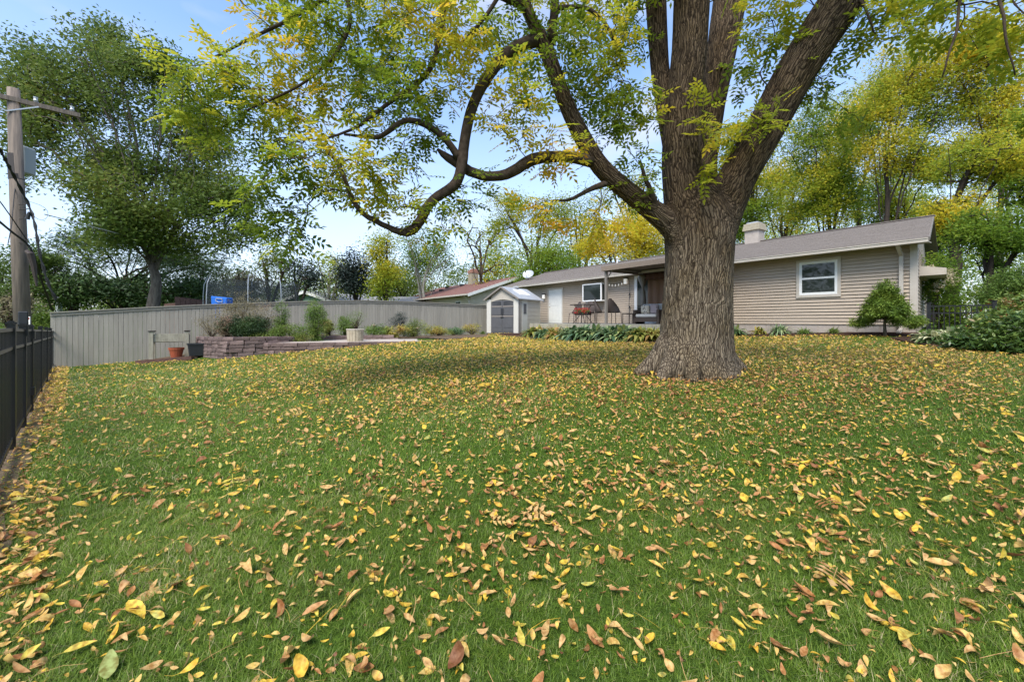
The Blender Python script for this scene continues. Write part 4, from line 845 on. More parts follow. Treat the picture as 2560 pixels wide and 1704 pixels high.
# ------------------------------------------------------------------ low plants
def strips(base, n, L_, W_, el, droop, rlo, rhi, spread=.05, seg=4, prof=(.25, .9, 1, .65, .03), fold=.12):
    az = R.uniform(0, 2*math.pi, n); ln = L_*R.uniform(.6, 1.1, n); e = rad(el)*R.uniform(.55, 1.25, n); dr = droop*R.uniform(.6, 1.4, n)
    st = np.array(base)+np.stack([R.normal(0, spread, n), R.normal(0, spread, n), np.zeros(n)], 1)
    s = np.linspace(0, 1, seg+1); hor = np.cos(e)[:, None]*s*ln[:, None]; z = np.sin(e)[:, None]*s*ln[:, None]-dr[:, None]*ln[:, None]*s**2
    d = np.stack([np.cos(az), np.sin(az), 0*az], 1); side = np.stack([-np.sin(az), np.cos(az), 0*az], 1)
    C = st[:, None]+d[:, None]*hor[..., None]+np.array((0, 0, 1))*z[..., None]
    pr = np.interp(s, np.linspace(0, 1, len(prof)), prof)*W_; w_ = (ln/L_)[:, None]*pr
    Lf = C-side[:, None]*w_[..., None]+np.array((0, 0, 1))*(w_*fold*3)[..., None]; Rt = C+side[:, None]*w_[..., None]+np.array((0, 0, 1))*(w_*fold*3)[..., None]
    V = np.stack([Lf, C, Rt], 2).reshape(n, -1, 3); k = []
    for i in range(seg):
        for c in (0, 1): k.append((i*3+c, i*3+c+1, (i+1)*3+c+1, (i+1)*3+c))
    k = np.array(k); Fq = (k[None]+(np.arange(n)*V.shape[1])[:, None, None]).reshape(-1, 4)
    return V.reshape(-1, 3), Fq, np.repeat(R.uniform(rlo, rhi, n), len(k))
def hosta(px, d, L_, n, mk, lab, lo=0, hi=1, grp=None, W_=.075, el=62, name='hosta', cat='plant', wp=None, extra=None, droop=.75):
    q = at_ground(px, d) if wp is None else np.array(wp, float); parts = [strips(q, n, L_, W_, el, droop, lo, hi), strips(q, n//2, L_*.7, W_*.9, el+18, .5, lo, hi)]
    o = thing(name, q, lab, cat, grp); leaf_obj('foliage', parts, M[mk], o)
    b = MB()
    for k in range(6): a_ = R.uniform(0, 6.28); b.tube([q-np.array((0, 0, .03)), q+np.array((math.cos(a_)*.05, math.sin(a_)*.05, L_*.25))], [.012, .006], 4)
    b.build('stems', M['bark_thin'], o); return o
def onwall(px, n, dz=.04): t = WT(px, n); p = HP(t, n, 0); return np.array((p[0], p[1], g1(p[0], p[1])+dz))
for px, n_, L_, mk, lab, lo, hi in [(1335, 4.2, .42, 'hostayellow', 'yellowing hosta clump at the shed corner', 0, 1), (1362, 4.4, .40, 'hosta', 'small dark green hosta clump in front of the back door', 0, .8), (1392, 4.5, .45, 'hostayellow', 'brown and yellow fading hosta clump, third from the shed', .3, 1),
    (1424, 4.3, .50, 'hosta', 'blue green hosta clump in front of the patio table', 0, .75), (1455, 4.4, .55, 'hosta', 'large blue green hosta clump left of the bar chairs', 0, .7), (1490, 4.2, .55, 'hosta', 'large green hosta clump below the bar chairs', 0, .8), (1525, 4.4, .52, 'hosta', 'wide green hosta clump right of the bar chairs', 0, .75),
    (1556, 4.2, .5, 'hosta', 'green hosta clump with pale edges beside the deck corner', .2, .9), (1600, 4.3, .45, 'hostayellow', 'bright yellow green hosta clump left of the big trunk', 0, .9), (1630, 4.1, .42, 'hostayellow', 'golden hosta clump touching the big trunk in view', .3, 1), (1580, 4.0, .42, 'hosta', 'small hosta clump half hidden behind the golden ones', 0, .8)]:
    hosta(0, 0, L_*2.45, 190, mk, lab, lo, hi, 'hostas in front of the deck', wp=onwall(px, n_), W_=.08)
for px, n_, L_, lab in [(1350, 3.7, .75, 'tall rust coloured daylily clump behind the hostas near the shed'), (1385, 3.75, .8, 'tall tan and green daylily clump in front of the door'), (1415, 3.8, .7, 'upright yellowing daylily clump left of the table'), (1612, 3.7, .62, 'orange and yellow daylily clump in front of the loveseat'), (1590, 3.7, .6, 'thin orange stemmed clump beside the loveseat')]:
    hosta(0, 0, L_*1.6, 130, 'hostayellow', lab, .35, 1, 'daylilies along the deck', W_=.018, el=78, name='daylily', wp=onwall(px, n_))
hosta(0, 0, .85, 120, 'hosta', 'strappy green leafed clump against the siding under the window', 0, .8, W_=.022, el=68, name='daylily', wp=onwall(1948, .55), droop=.8)
hosta(0, 0, .8, 80, 'hosta', 'broad leafed hosta at the right side of the big trunk', 0, .9, wp=onwall(1838, .7), W_=.06)
hosta(0, 0, .6, 90, 'hostayellow', 'small yellowing perennial against the siding right of the trunk', .1, 1, W_=.03, wp=onwall(1898, .5), el=75, name='perennial')
hosta(0, 0, .5, 110, 'perennial', 'low feathery green perennial under the right window', 0, .7, W_=.015, wp=onwall(2010, .55), el=60, name='perennial')
hosta(0, 0, .5, 110, 'perennial', 'wispy low perennial left of the dwarf conifer', 0, .8, W_=.01, wp=onwall(2085, .55), el=75, name='perennial')
for k, (x_, y_, L_, lab) in enumerate([(10.6, 10.35, .5, 'cream variegated hosta nearest the house corner'), (10.7, 9.75, .5, 'cream variegated hosta in front of the short fence'), (11.3, 10.45, .5, 'cream variegated hosta behind its neighbours at the short fence'), (10.5, 9.35, .42, 'green hosta at the front edge of the variegated ones')]):
    hosta(0, 0, L_*1.45, 150, 'variegated' if k < 3 else 'hosta', lab, 0, 1, 'hostas by the house corner', wp=(x_, y_, g1(x_, y_)+.03), W_=.05)
hosta(0, 0, .55, 60, 'perennial', 'small green plant growing against the left corner of the shed', 0, .6, W_=.012, el=80, name='perennial', wp=at_ground(1207, 22.8))
# bushes: stems plus leaves
def bush(q, rx, lab, mk, n, size, lo=0, hi=1, name='shrub', cat='shrub', grp=None, stem='bark_thin', nst=24, sig=.06, shell=.3, per=10, elong=1., up=.6, zc=.9, lob=.5, cone=0.):
    q = np.array(q, float); o = thing(name, q, lab, cat, grp); rx = np.array(rx, float); c = q+np.array((0, 0, rx[2]*zc))
    n = int(n*1.5); per = int(per*1.8); p = lobed(c, rx*np.array((1.1, 1.1, 1.15)), 14, n, lob)
    if cone: s = np.clip((p[:, 2]-c[2])/rx[2], 0, 1)[:, None]; p[:, :2] = c[:2]+(p[:, :2]-c[:2])*(1-cone*s)
    p[:, 2] = np.maximum(p[:, 2], q[2]+.03)
    leaf_obj('foliage', [leaf_cloud(p, per, sig, size, lo, hi, elong=elong, up_bias=up, patch=4)], M[mk], o)
    b = MB()
    for k in range(nst):
        e = p[R.randint(len(p))]; m_ = (q+e)/2+np.array((0, 0, .1*rx[2]))+R.normal(0, .03, 3); b.tube([q+R.normal(0, .03, 3)*np.array((1, 1, 0)), m_, e], [.012, .008, .004], 4)
    b.build('stems', M[stem], o); return o
def bed(px, d, z): X = (px-1280)/1024*d; return np.array((X, d, EYE+z))
bush(bed(612, 14.75, -.68), (.85, .6, .45), 'dense dark green yew bush in the upper raised bed', 'yew', 520, .06, 0, 1, nst=12, elong=1.6, per=14, lob=.6, zc=.85)
bush(bed(655, 15.6, -.68), (1.05, .7, .75), 'loose buff flowered bush right of the dark yew', 'dryleaf', 300, .045, 0, .9, per=8, lob=.4)
bush(bed(590, 16.2, -.68), (1.25, .7, .95), 'tall wispy tan bush rising behind the dark yew', 'dryleaf', 330, .045, 0, .8, per=8, lob=.4, zc=1.)
bush(bed(530, 15.3, -.68), (.75, .5, .52), 'sparse buff bush at the left end of the raised bed', 'dryleaf', 150, .04, 0, .8, per=7, lob=.35)
bush(bed(566, 14.7, -.66), (.35, .3, .42), 'reddish brown twiggy plant at the left foot of the yew', 'dryleaf', 90, .05, .6, 1, per=8)
bush(bed(640, 14.6, -.64), (.5, .2, .1), 'row of pale green low plants along the raised wall top', 'perennial', 60, .06, .3, .9, per=6)
bush(bed(703, 15.4, -.78), (.25, .25, .72), 'slim upright green shrub in front of the fence', 'perennial', 130, .05, 0, .7, per=9)
bush(bed(790, 15.6, -.78), (.42, .4, .86), 'tall leafy green shrub left of the patio', 'perennial', 300, .055, 0, .75, per=9, cone=.5)
bush(bed(735, 15.3, -.80), (.75, .35, .36), 'low mixed green and rust perennials above the block wall', 'perennial', 220, .05, 0, 1, per=9)
bush(bed(690, 15.0, -.80), (.45, .3, .3), 'low grey green perennials at the corner of the lower wall', 'perennial', 120, .045, 0, .6, per=9)
bush(bed(823, 18.2, -.74), (.42, .4, .38), 'orange tinted low bush behind the short wall', 'perennial', 130, .06, .5, 1, per=9)
bush(bed(862, 18.0, -.74), (.55, .4, .48), 'loose green bush behind the round planter', 'perennial', 150, .06, 0, .7, per=8)
bush(np.array(pp_)+np.array((.02, 0, .4)), (.36, .34, .42), 'airy grassy plant growing in the round planter', 'perennial', 90, .05, 0, .8, per=6, elong=2.5, zc=1.05)
bush(bed(935, 17.4, -.75), (.6, .4, .28), 'low green clump with pale flowers right of the planter', 'perennial', 110, .06, 0, .7, per=8)
bush(bed(1010, 19.5, -.76), (.8, .5, .62), 'grey green feathery bush against the fence', 'spruceleaf', 200, .06, .3, 1, per=8, elong=2)
bush(bed(1035, 18.6, -.76), (.55, .4, .45), 'tall grassy daylily clump with yellow blooms', 'hostayellow', 130, .12, 0, .5, per=8, elong=4, zc=.8)
bush(bed(986, 18.0, -.76), (.6, .4, .26), 'yellow and brown low clump beside the patio edge', 'hostayellow', 120, .08, .2, 1, per=8)
bush(bed(1098, 20.5, -.78), (.75, .4, .26), 'yellow green mound in the border near the shed', 'hostayellow', 120, .07, 0, 1, per=8)
bush(bed(1133, 21.8, -.8), (.6, .3, .24), 'dark green low mound closest to the shed in the border', 'hosta', 90, .07, 0, .5, per=8)
bush(bed(1180, 22.6, -.8), (.5, .3, .35), 'small brown and green plant with a yellow bloom near the shed', 'hostayellow', 90, .06, .3, 1, per=7)
for px, py, d, lab in [(935, 813, 17.3, 'single white flower head standing in the border left of the tall daylily'), (1044, 820, 18.3, 'pale yellow daylily bloom in the border'), (1182, 821, 22.4, 'small cream bloom near the left side of the shed'), (990, 822, 17.8, 'small white bloom low in the border beside the patio')]:
    q = P(px, py, d); o = thing('flower', (q[0], q[1], EYE-.75), lab, 'flower'); b = MB()
    for k in range(6): a_ = k*math.pi/3; b.add([q, q+np.array((math.cos(a_-.4)*.07, math.sin(a_-.4)*.07, .02)), q+np.array((math.cos(a_)*.11, math.sin(a_)*.11, .01)), q+np.array((math.cos(a_+.4)*.07, math.sin(a_+.4)*.07, .02))], [(0, 1, 2, 3)], .9)
    b.tube([q-np.array((0, 0, .03)), q+np.array((0, 0, .04))], [.03, .04], 6); b.build('petals', M['flower'], o)
    b = MB(); b.tube([(q[0], q[1], EYE-.75), q], .006, 4); b.build('stem', M['bark_thin'], o)
# dwarf conifer
q = onwall(2213, 1.0); o = thing('dwarf_conifer', q, 'small dome shaped dwarf conifer with a bare stem at the house corner', 'tree')
b = MB(); b.tube([q-np.array((0, 0, .05)), q+np.array((-.02, 0, .3)), q+np.array((.01, 0, .62)), q+np.array((0, 0, 1.1))], [.045, .035, .03, .015], 8); b.build('trunk', M['bark_grey'], o, smooth=True)
n = 1500; v = R.normal(size=(n, 3)); v /= np.linalg.norm(v, axis=1)[:, None]; v[:, 2] = np.abs(v[:, 2])
rr_ = R.uniform(.1, 1, n)**.4; p = q+np.array((0, 0, .52))+v*rr_[:, None]*np.array((.55, .55, .92)); s = np.clip((p[:, 2]-q[2]-.52)/.95, 0, 1); p[:, :2] = q[:2]+(p[:, :2]-q[:2])*(1-.38*s[:, None])
bumpy = 1+.12*np.sin(v[:, :1]*9+v[:, 1:2]*7); p = q+(p-q)*np.array((1, 1, 1))*bumpy
lf = [leaf_cloud(p, 14, .04, .085, 0, .85, up_bias=1, patch=6, elong=1.8)]
for (dx, dz, rw) in ((-.62, .36, .2), (-.42, .42, .2), (.55, .38, .24), (.3, .42, .26), (.7, .42, .17)):
    dq_ = np.array((HU[0], HU[1]))*-1; c = q+np.array((dq_[0]*dx, dq_[1]*dx, dz)); pz = ell_pts(c, (rw, rw, .17), 150, .2); lf.append(leaf_cloud(pz, 12, .03, .07, .1, 1, patch=6, elong=2.2))
leaf_obj('crown', lf, M['conifer'], o)
b = MB()
for k in range(9): e = p[R.randint(n)]; b.tube([q+np.array((0, 0, R.uniform(.35, .9))), (q+e)/2+np.array((0, 0, .25)), e], [.015, .01, .005], 4)
b.build('branches', M['bark_grey'], o)
# shrubs on the right
def rg(px, d, dz=.03): return at_ground(px, d)+np.array((0, 0, dz))
bush(rg(2545, 8.8), (.66, .7, .42), 'dark green peony bush with rust tinted leaves at the right edge', 'peony', 330, .13, 0, 1, per=9, elong=1.3, sig=.09, name='peony', zc=.8)
bush(rg(2560, 8.3), (.6, .6, .42), 'dark peony bush cut by the right edge of the picture', 'peony', 220, .13, 0, .85, per=9, elong=1.3, sig=.09, name='peony', zc=.8)
bush(rg(2420, 8.9), (.36, .35, .18), 'low dark ground plant at the front of the shrub bed', 'peony', 110, .09, 0, .7, per=8, name='peony')
bush(rg(2590, 10.8), (.85, .8, .6), 'leafy green bush with red brown tips behind the peonies', 'peony', 300, .12, .3, 1, per=9, elong=1.4, sig=.09)
bush(rg(2510, 14.2), (.7, .8, .95), 'tall green garden phlox behind the short fence', 'perennial', 360, .09, 0, .6, per=9, sig=.09)
bush(rg(2560, 13.0), (1.1, 1.0, 1.2), 'tall grey green perennial mass at the far right', 'perennial', 460, .09, 0, .55, per=9, sig=.1)
o = bush(rg(2350, 14.4), (.9, .8, 1.35), 'panicle hydrangea shrub with cream flower heads beside the house corner', 'woodleaf', 260, .10, 0, .5, per=9, sig=.1, name='hydrangea')
fl = []
for px, py in ((2300, 700), (2312, 690), (2330, 672), (2292, 712), (2378, 680), (2368, 696), (2350, 708), (2338, 718), (2385, 700)): fl.append(leaf_cloud(ell_pts(P(px, py, 13.6), (.13, .13, .17), 30), 4, .02, .05, 0, 1))
leaf_obj('flower_heads', fl, M['flower'], o)

# ------------------------------------------------------------------ the big ash
ASH = thing('ash_tree', (3.2, 7.2, g1(3.2, 7.2)), 'huge old ash with deeply furrowed trunk and arching limbs on the lawn', 'tree')
def PP(lst): return np.array([P(x, y, d) for x, y, d, r in lst]), np.array([r*d/1024 for x, y, d, r in lst])
main_limbs = {
 'trunk': [(1733, 955, 7.2, 125), (1733, 925, 7.2, 108), (1735, 895, 7.2, 94), (1738, 850, 7.2, 87), (1741, 780, 7.2, 83), (1745, 700, 7.2, 80), (1749, 640, 7.2, 80), (1750, 590, 7.2, 84), (1748, 540, 7.2, 80), (1728, 490, 7.2, 62)],
 'left': [(1715, 600, 7.15, 43.5), (1675, 558, 7.1, 31.3), (1612, 512, 7.0, 25.2), (1550, 462, 6.9, 23.5), (1506, 425, 6.85, 23.5), (1481, 388, 6.8, 22.6), (1450, 331, 6.75, 21.8), (1419, 269, 6.7, 20.0), (1394, 200, 6.65, 18.3), (1369, 131, 6.6, 19.1), (1337, 69, 6.55, 15.7), (1312, 12, 6.5, 14.8), (1295, -60, 6.4, 13.9), (1260, -200, 6.2, 11.3), (1200, -380, 6., 7.8)],
 'central': [(1728, 560, 7.15, 62), (1712, 480, 7.1, 52), (1702, 375, 7.05, 46), (1710, 250, 6.95, 41), (1725, 125, 6.9, 42), (1730, 0, 6.85, 43), (1730, -150, 6.8, 40), (1700, -400, 6.6, 32), (1690, -700, 6.4, 20)],
 'leftstem': [(1688, 400, 7.15, 24.2), (1664, 270, 7.25, 22.3), (1650, 170, 7.35, 22.3), (1643, 60, 7.4, 24.2), (1638, -60, 7.4, 26.0), (1610, -300, 7.2, 20.5), (1560, -600, 7.1, 12.1)],
 'right_back': [(1752, 520, 7.45, 39.1), (1764, 400, 7.7, 27.9), (1782, 260, 7.9, 29.8), (1804, 125, 8.0, 35.3), (1824, 0, 8.1, 39.1), (1840, -150, 8., 40.9), (1900, -500, 8.2, 26.0)],
 'right': [(1775, 600, 7.15, 57.7), (1800, 530, 7.1, 53.9), (1847, 437, 6.95, 44.6), (1919, 312, 6.8, 45.6), (1984, 187, 6.6, 47.4), (2064, 62, 6.4, 50.2), (2110, -10, 6.3, 51.2), (2190, -110, 6.1, 48.4), (2330, -300, 5.8, 39.1), (2480, -500, 5.4, 27.9)]}
b = MB()
def dens(p, r, st=.12):
    s = np.concatenate([[0], np.cumsum(np.linalg.norm(np.diff(p, axis=0), axis=1))]); n_ = max(4, int(s[-1]/st)); u = np.linspace(0, s[-1], n_)
    # smooth the polyline
    q = np.stack([np.interp(u, s, p[:, i]) for i in range(3)], 1); k = np.array([.25, .5, .25])
    for _ in range(3): q[1:-1] = .25*q[:-2]+.5*q[1:-1]+.25*q[2:]
    return q, np.interp(u, s, r), u
SK = []
for nm, l in main_limbs.items():
    p, r = PP(l)
    if nm == 'trunk': p[0, 2] -= .25
    q, r, u = dens(p, r); b.tube(q, r, 20); SK.append((q, r))
# buttress roots
tc_ = np.array((3.19, 7.2)); gz0 = g1(*tc_)
roots = [((1590, 918, 7.1), .13, .30), ((1731, 955, 6.35), .12, .30), ((1862, 915, 7.15), .12, .32), ((1650, 945, 6.6), .10, .28), ((1820, 925, 6.75), .10, .26), ((1700, 880, 8.2), .12, .3), ((1850, 870, 8.), .1, .3)]
for (px, py, d), r1, r0_ in roots:
    e = P(px, py, d); e[2] = g1(e[0], e[1])-.01; s0 = np.array((tc_[0], tc_[1], gz0+.95))+np.array((e[0]-tc_[0], e[1]-tc_[1], 0))*.22
    md = np.array((tc_[0]+(e[0]-tc_[0])*.64, tc_[1]+(e[1]-tc_[1])*.64, gz0+.15)); q, r, u = dens(np.array([s0, (s0+md)/2-np.array((0, 0, .12)), md, e]), np.array([r0_*.6, r0_*.8, r0_*.62, r1*.75])); b.tube(q, r, 12)
tmp = b.build('trunk', M['bark']); bpy.context.view_layer.update()
rm = tmp.modifiers.new('remesh', 'REMESH'); rm.mode = 'VOXEL'; rm.voxel_size = .022
sm = tmp.modifiers.new('smooth', 'SMOOTH'); sm.iterations = 9; sm.factor = .5
dg = bpy.context.evaluated_depsgraph_get(); me = bpy.data.meshes.new_from_object(tmp.evaluated_get(dg)); tmp.modifiers.clear(); tmp.data = me
nv = len(me.vertices); co = np.empty(nv*3, dtype=np.float32); me.vertices.foreach_get('co', co); co = co.reshape(-1, 3).astype(float)
no = np.empty(nv*3, dtype=np.float32); me.vertices.foreach_get('normal', no); no = no.reshape(-1, 3)
# bark coordinates: across (two), along, from the nearest limb axis
from mathutils.kdtree import KDTree
allq = np.concatenate([q for q, r in SK]); allr = np.concatenate([r for q, r in SK]); allT = np.concatenate([np.gradient(q, axis=0) for q, r in SK]); allT /= np.linalg.norm(allT, axis=1)[:, None]
allS = np.concatenate([np.concatenate([[0], np.cumsum(np.linalg.norm(np.diff(q, axis=0), axis=1))]) + .77*i for i, (q, r) in enumerate(SK)]); allId = np.concatenate([np.full(len(q), i) for i, (q, r) in enumerate(SK)])
bark = np.zeros((nv, 3)); best = np.full(nv, 1e9)
for i in range(0, nv, 8000):
    d = np.linalg.norm(co[i:i+8000, None]-allq[None], axis=2)-allr[None]*.9
    wgt = np.exp(-(d-d.min(1)[:, None])/.03); wgt /= wgt.sum(1)[:, None]
    T = wgt@allT; T /= np.linalg.norm(T, axis=1)[:, None]; C = wgt@allq; S0 = wgt@allS
    rel = co[i:i+8000]-C; al = np.einsum('ij,ij->i', rel, T)
    perp = rel-T*al[:, None]; ref = np.cross(T, (0, 1, 0)); ref /= np.linalg.norm(ref, axis=1)[:, None]; y = np.cross(T, ref)
    bark[i:i+8000] = np.stack([np.einsum('ij,ij->i', perp, ref), np.einsum('ij,ij->i', perp, y), S0+al], 1)
a_ = me.attributes.new('bark', 'FLOAT_VECTOR', 'POINT'); a_.data.foreach_set('vector', bark.astype(np.float32).ravel())
# furrows as relief: ridged interlacing waves round the trunk
th = np.arctan2(bark[:, 1], bark[:, 0]); rr_ = np.hypot(bark[:, 0], bark[:, 1]); kx = np.round(rr_/.052/2)*2
wv1 = np.sin(th*14+np.sin(bark[:, 2]*4.1)*1.3+bark[:, 2]*3.2); wv2 = np.sin(th*14-np.sin(bark[:, 2]*3.3+1)*1.4-bark[:, 2]*3.7)
big = np.sin(th*3+bark[:, 2]*.8)*.5+np.sin(th*5-bark[:, 2]*.6)*.5
h = (1-np.abs(wv1))*-.5+(1-np.abs(wv2))*-.5; amp = np.clip(rr_/.5, .25, 1.)
co2 = co+no*((h*.015+big*.02)*amp)[:, None]
me.vertices.foreach_set('co', co2.astype(np.float32).ravel()); me.polygons.foreach_set('use_smooth', np.ones(len(me.polygons), dtype=bool)); me.update()
if not me.materials: me.materials.append(M['bark'])
tmp.parent = ASH; tmp.location = [-q for q in ASH['_o']]
branches = {
 'b1': [(1483, 402, 6.8, 18), (1440, 394, 6.78, 14), (1402, 391, 6.75, 13), (1360, 391, 6.7, 14), (1326, 397, 6.7, 15), (1300, 418, 6.65, 14), (1270, 437, 6.6, 13), (1239, 443, 6.6, 12), (1184, 438, 6.55, 12), (1150, 415, 6.5, 13), (1125, 402, 6.45, 11), (1103, 396, 6.4, 9), (1090, 388, 6.38, 6), (1086, 380, 6.37, 3)],
 'b2': [(1362, 95, 6.6, 19), (1310, 108, 6.55, 15), (1270, 130, 6.5, 14), (1239, 163, 6.5, 14), (1212, 200, 6.45, 14), (1190, 240, 6.4, 13), (1170, 293, 6.4, 13), (1158, 345, 6.4, 13), (1153, 400, 6.4, 14), (1150, 440, 6.4, 13), (1135, 470, 6.4, 13), (1100, 484, 6.4, 12), (1072, 502, 6.35, 12), (1055, 535, 6.3, 12), (1035, 572, 6.3, 12), (1018, 588, 6.3, 12), (995, 583, 6.3, 9), (955, 565, 6.25, 7), (915, 545, 6.2, 7), (889, 530, 6.2, 6), (875, 500, 6.2, 6), (856, 455, 6.2, 5), (835, 400, 6.2, 5), (800, 365, 6.2, 4)],
 'b3': [(1150, 400, 6.4, 10), (1136, 375, 6.35, 9), (1108, 337, 6.3, 8), (1065, 310, 6.3, 8), (1021, 291, 6.25, 7), (983, 315, 6.2, 7), (945, 348, 6.2, 5), (902, 334, 6.2, 4), (858, 330, 6.2, 3)],
 'b4': [(1376, 108, 6.6, 13), (1385, 50, 6.6, 11), (1388, -20, 6.6, 10), (1395, -150, 6.5, 8), (1380, -300, 6.4, 5)],
 'b5': [(1112, -60, 6.3, 9), (1104, 72, 6.2, 8), (1084, 155, 6.2, 7), (1051, 199, 6.15, 6), (996, 232, 6.1, 5.5), (946, 270, 6.1, 4.5), (897, 309, 6.1, 4), (850, 330, 6.1, 3), (790, 345, 6.1, 2.5)],
 'b6': [(1300, -100, 6.3, 6), (1228, 17, 6.2, 5), (1145, 110, 6.2, 4), (1090, 143, 6.2, 3)],
 'b7': [(1532, 452, 6.87, 9), (1505, 462, 6.85, 8), (1475, 472, 6.8, 6), (1450, 484, 6.75, 5), (1428, 500, 6.7, 4), (1380, 500, 6.6, 2.5)],
 'b8': [(1650, 552, 7.0, 9), (1641, 525, 6.9, 8), (1638, 494, 6.85, 7), (1615, 450, 6.8, 5), (1603, 400, 6.8, 3.5)],
 'b9': [(2120, -30, 6.2, 6.0), (2170, 20, 6.0, 3.0), (2185, 80, 5.9, 2.0)],
 'b10': [(2330, -200, 5.4, 7.0), (2415, -20, 4.7, 3.5), (2410, 60, 4.6, 3.0), (2400, 120, 4.5, 2.5), (2388, 190, 4.5, 1.5)],
 'b11': [(2330, -200, 5.4, 7.0), (2500, -30, 4.2, 4.0), (2520, 50, 4.1, 3.0), (2535, 140, 4.1, 2.0), (2550, 180, 4.1, 1.5)],
 'b12': [(1320, 20, 6.5, 10), (1180, -40, 6.3, 8), (1000, -60, 6.2, 7), (860, -40, 6.1, 6), (760, 30, 6.1, 5), (640, 90, 6.1, 4), (540, 140, 6.1, 3)],
 'b13': [(860, -40, 6.1, 6), (880, 60, 6.1, 5), (830, 150, 6.1, 4), (740, 220, 6.1, 3), (600, 290, 6.1, 2.5)],
 'b14': [(1395, 20, 6.6, 6), (1470, 15, 6.6, 5), (1520, 60, 6.6, 4), (1560, 170, 6.6, 3)]}
nodes, par, rad_n = [], [], []
brm = MB()
for nm, l in main_limbs.items():
    if nm == 'trunk': continue
    p, r = PP(l); q, r, u = dens(p, r, .25)
    for i, x in enumerate(q):
        if i < 2: continue
        nodes.append(x); par.append(len(nodes)-2 if i > 2 else -1)
for nm, l in branches.items():
    p, r = PP(l); q, r, u = dens(p, r, .10); wob = np.cumsum(R.normal(0, .006, q.shape), axis=0)*np.linspace(0, 1, len(q))[:, None]; q = q+wob
    m_ = MB(); m_.tube(q, r, 10); m_.build('branch', M['bark_thin'], ASH, smooth=True)
    for i, x in enumerate(q[::2]): nodes.append(x); par.append(len(nodes)-2 if i else -1)
n0 = len(nodes)
cl = [  # foliage masses: centre px, py, distance, half sizes in px, depth, count, colour lo/hi
 (570, 190, 6.3, 110, 100, .8, 42, .15, .95), (500, 300, 6.2, 60, 70, .6, 24, .3, 1), (480, 200, 6.2, 40, 50, .5, 10, .5, 1), (690, 250, 6.3, 130, 130, .9, 66, .1, .85), (850, 110, 6.3, 150, 130, 1.2, 115, .2, .95), (760, 400, 6.2, 110, 90, .8, 44, .1, .8),
 (690, 520, 6.1, 80, 70, .6, 30, .1, .7), (735, 610, 6.1, 50, 35, .4, 9, .1, .7), (890, 430, 6.2, 110, 80, .7, 40, .1, .8), (1000, 280, 6.3, 120, 130, .9, 60, .15, .8), (1090, 530, 6.3, 70, 80, .5, 16, .1, .8), (980, 500, 6.2, 70, 45, .5, 16, .1, .8), (1170, 470, 6.3, 60, 50, .4, 10, .1, .8),
 (1140, 130, 6.3, 140, 130, 1., 62, .2, .85), (1300, 250, 6.5, 90, 130, .9, 34, .2, .85), (1460, 120, 6.6, 110, 120, .9, 62, .2, .8), (1560, 260, 6.8, 80, 130, .8, 42, .2, .75), (1380, 380, 6.6, 80, 70, .6, 14, .3, .9), (1340, 540, 6.5, 90, 50, .6, 10, .5, 1), (1500, 560, 6.7, 90, 60, .6, 12, .5, .9), (1590, 440, 6.8, 50, 70, .6, 14, .3, .7),
 (1760, 260, 6.4, 20, 60, .12, 4, .4, .7), (1775, 340, 6.4, 34, 40, .15, 5, .45, .8), (1770, 440, 6.5, 22, 44, .15, 4, .4, .7), (1930, 290, 6.2, 50, 40, .2, 4, .4, .8), (1840, 340, 6.9, 60, 60, .5, 14, .4, .8), (1900, 130, 6.9, 60, 100, .7, 20, .2, .7), (1960, 60, 6.8, 60, 70, .5, 10, .3, .7), (2050, 200, 6.9, 60, 70, .5, 12, .1, .5),
 (2150, 60, 6.3, 60, 60, .5, 15, .1, .6), (2260, 40, 5.7, 80, 60, .5, 20, .1, .7), (2400, 40, 4.9, 110, 60, .5, 22, .1, .7), (2520, 70, 4.5, 70, 90, .4, 18, .2, .8), (2140, 310, 6.9, 30, 50, .3, 5, .1, .5),
 (650, -60, 6.0, 150, 80, .9, 30, .2, .9), (1000, -90, 6.2, 200, 90, 1.2, 60, .2, .8), (1500, -90, 6.6, 220, 90, 1.2, 60, .2, .8), (2000, -100, 6.2, 200, 70, 1., 30, .2, .8), (1560, 60, 7.4, 60, 100, .6, 20, .2, .6), (1290, 60, 6.7, 110, 90, .8, 30, .2, .8)]
at, info = [], []
for (cx, cy, d, rx, ry, dd, n_, lo, hi) in cl:
    n_ = int(n_*(.85 if cx < 1300 else 1.0)); v = R.normal(size=(n_, 3)); v /= np.linalg.norm(v, axis=1)[:, None]; v *= (R.rand(n_)**.4)[:, None]; s = d/1024
    at.append(P(cx, cy, d)+v*np.array((rx*s, dd, ry*s))); info += [(lo, hi)]*n_
# the part of the crown above and behind the viewer, out of the frame, that shades the lawn
hi_c = [((2.5, 6, 10.), (5.5, 4.5, 2.2), 80), ((4.5, 2.5, 8.6), (4, 3.2, 1.6), 55), ((3, 9, 12), (5, 4, 2), 50)]
for c, rx, n_ in hi_c: at.append(ell_pts(c, rx, n_)); info += [(.1, .9)]*n_
at = np.concatenate(at); info = np.array(info)
o_ = np.argsort(R.rand(len(at)))
A, P_, tips, DR = grow(nodes, par, at, .16, .28, .04, root=P(1745, 480, 7.1), pen=.5)
r = radii(P_, .0035, 2.3)
V, Fq = edge_mesh(A, P_, r*1.0, n0, 5)
link_np('twigs', mesh_np('twigs', V, Fq, smooth=True, mats=[M['bark_thin']]), ASH)
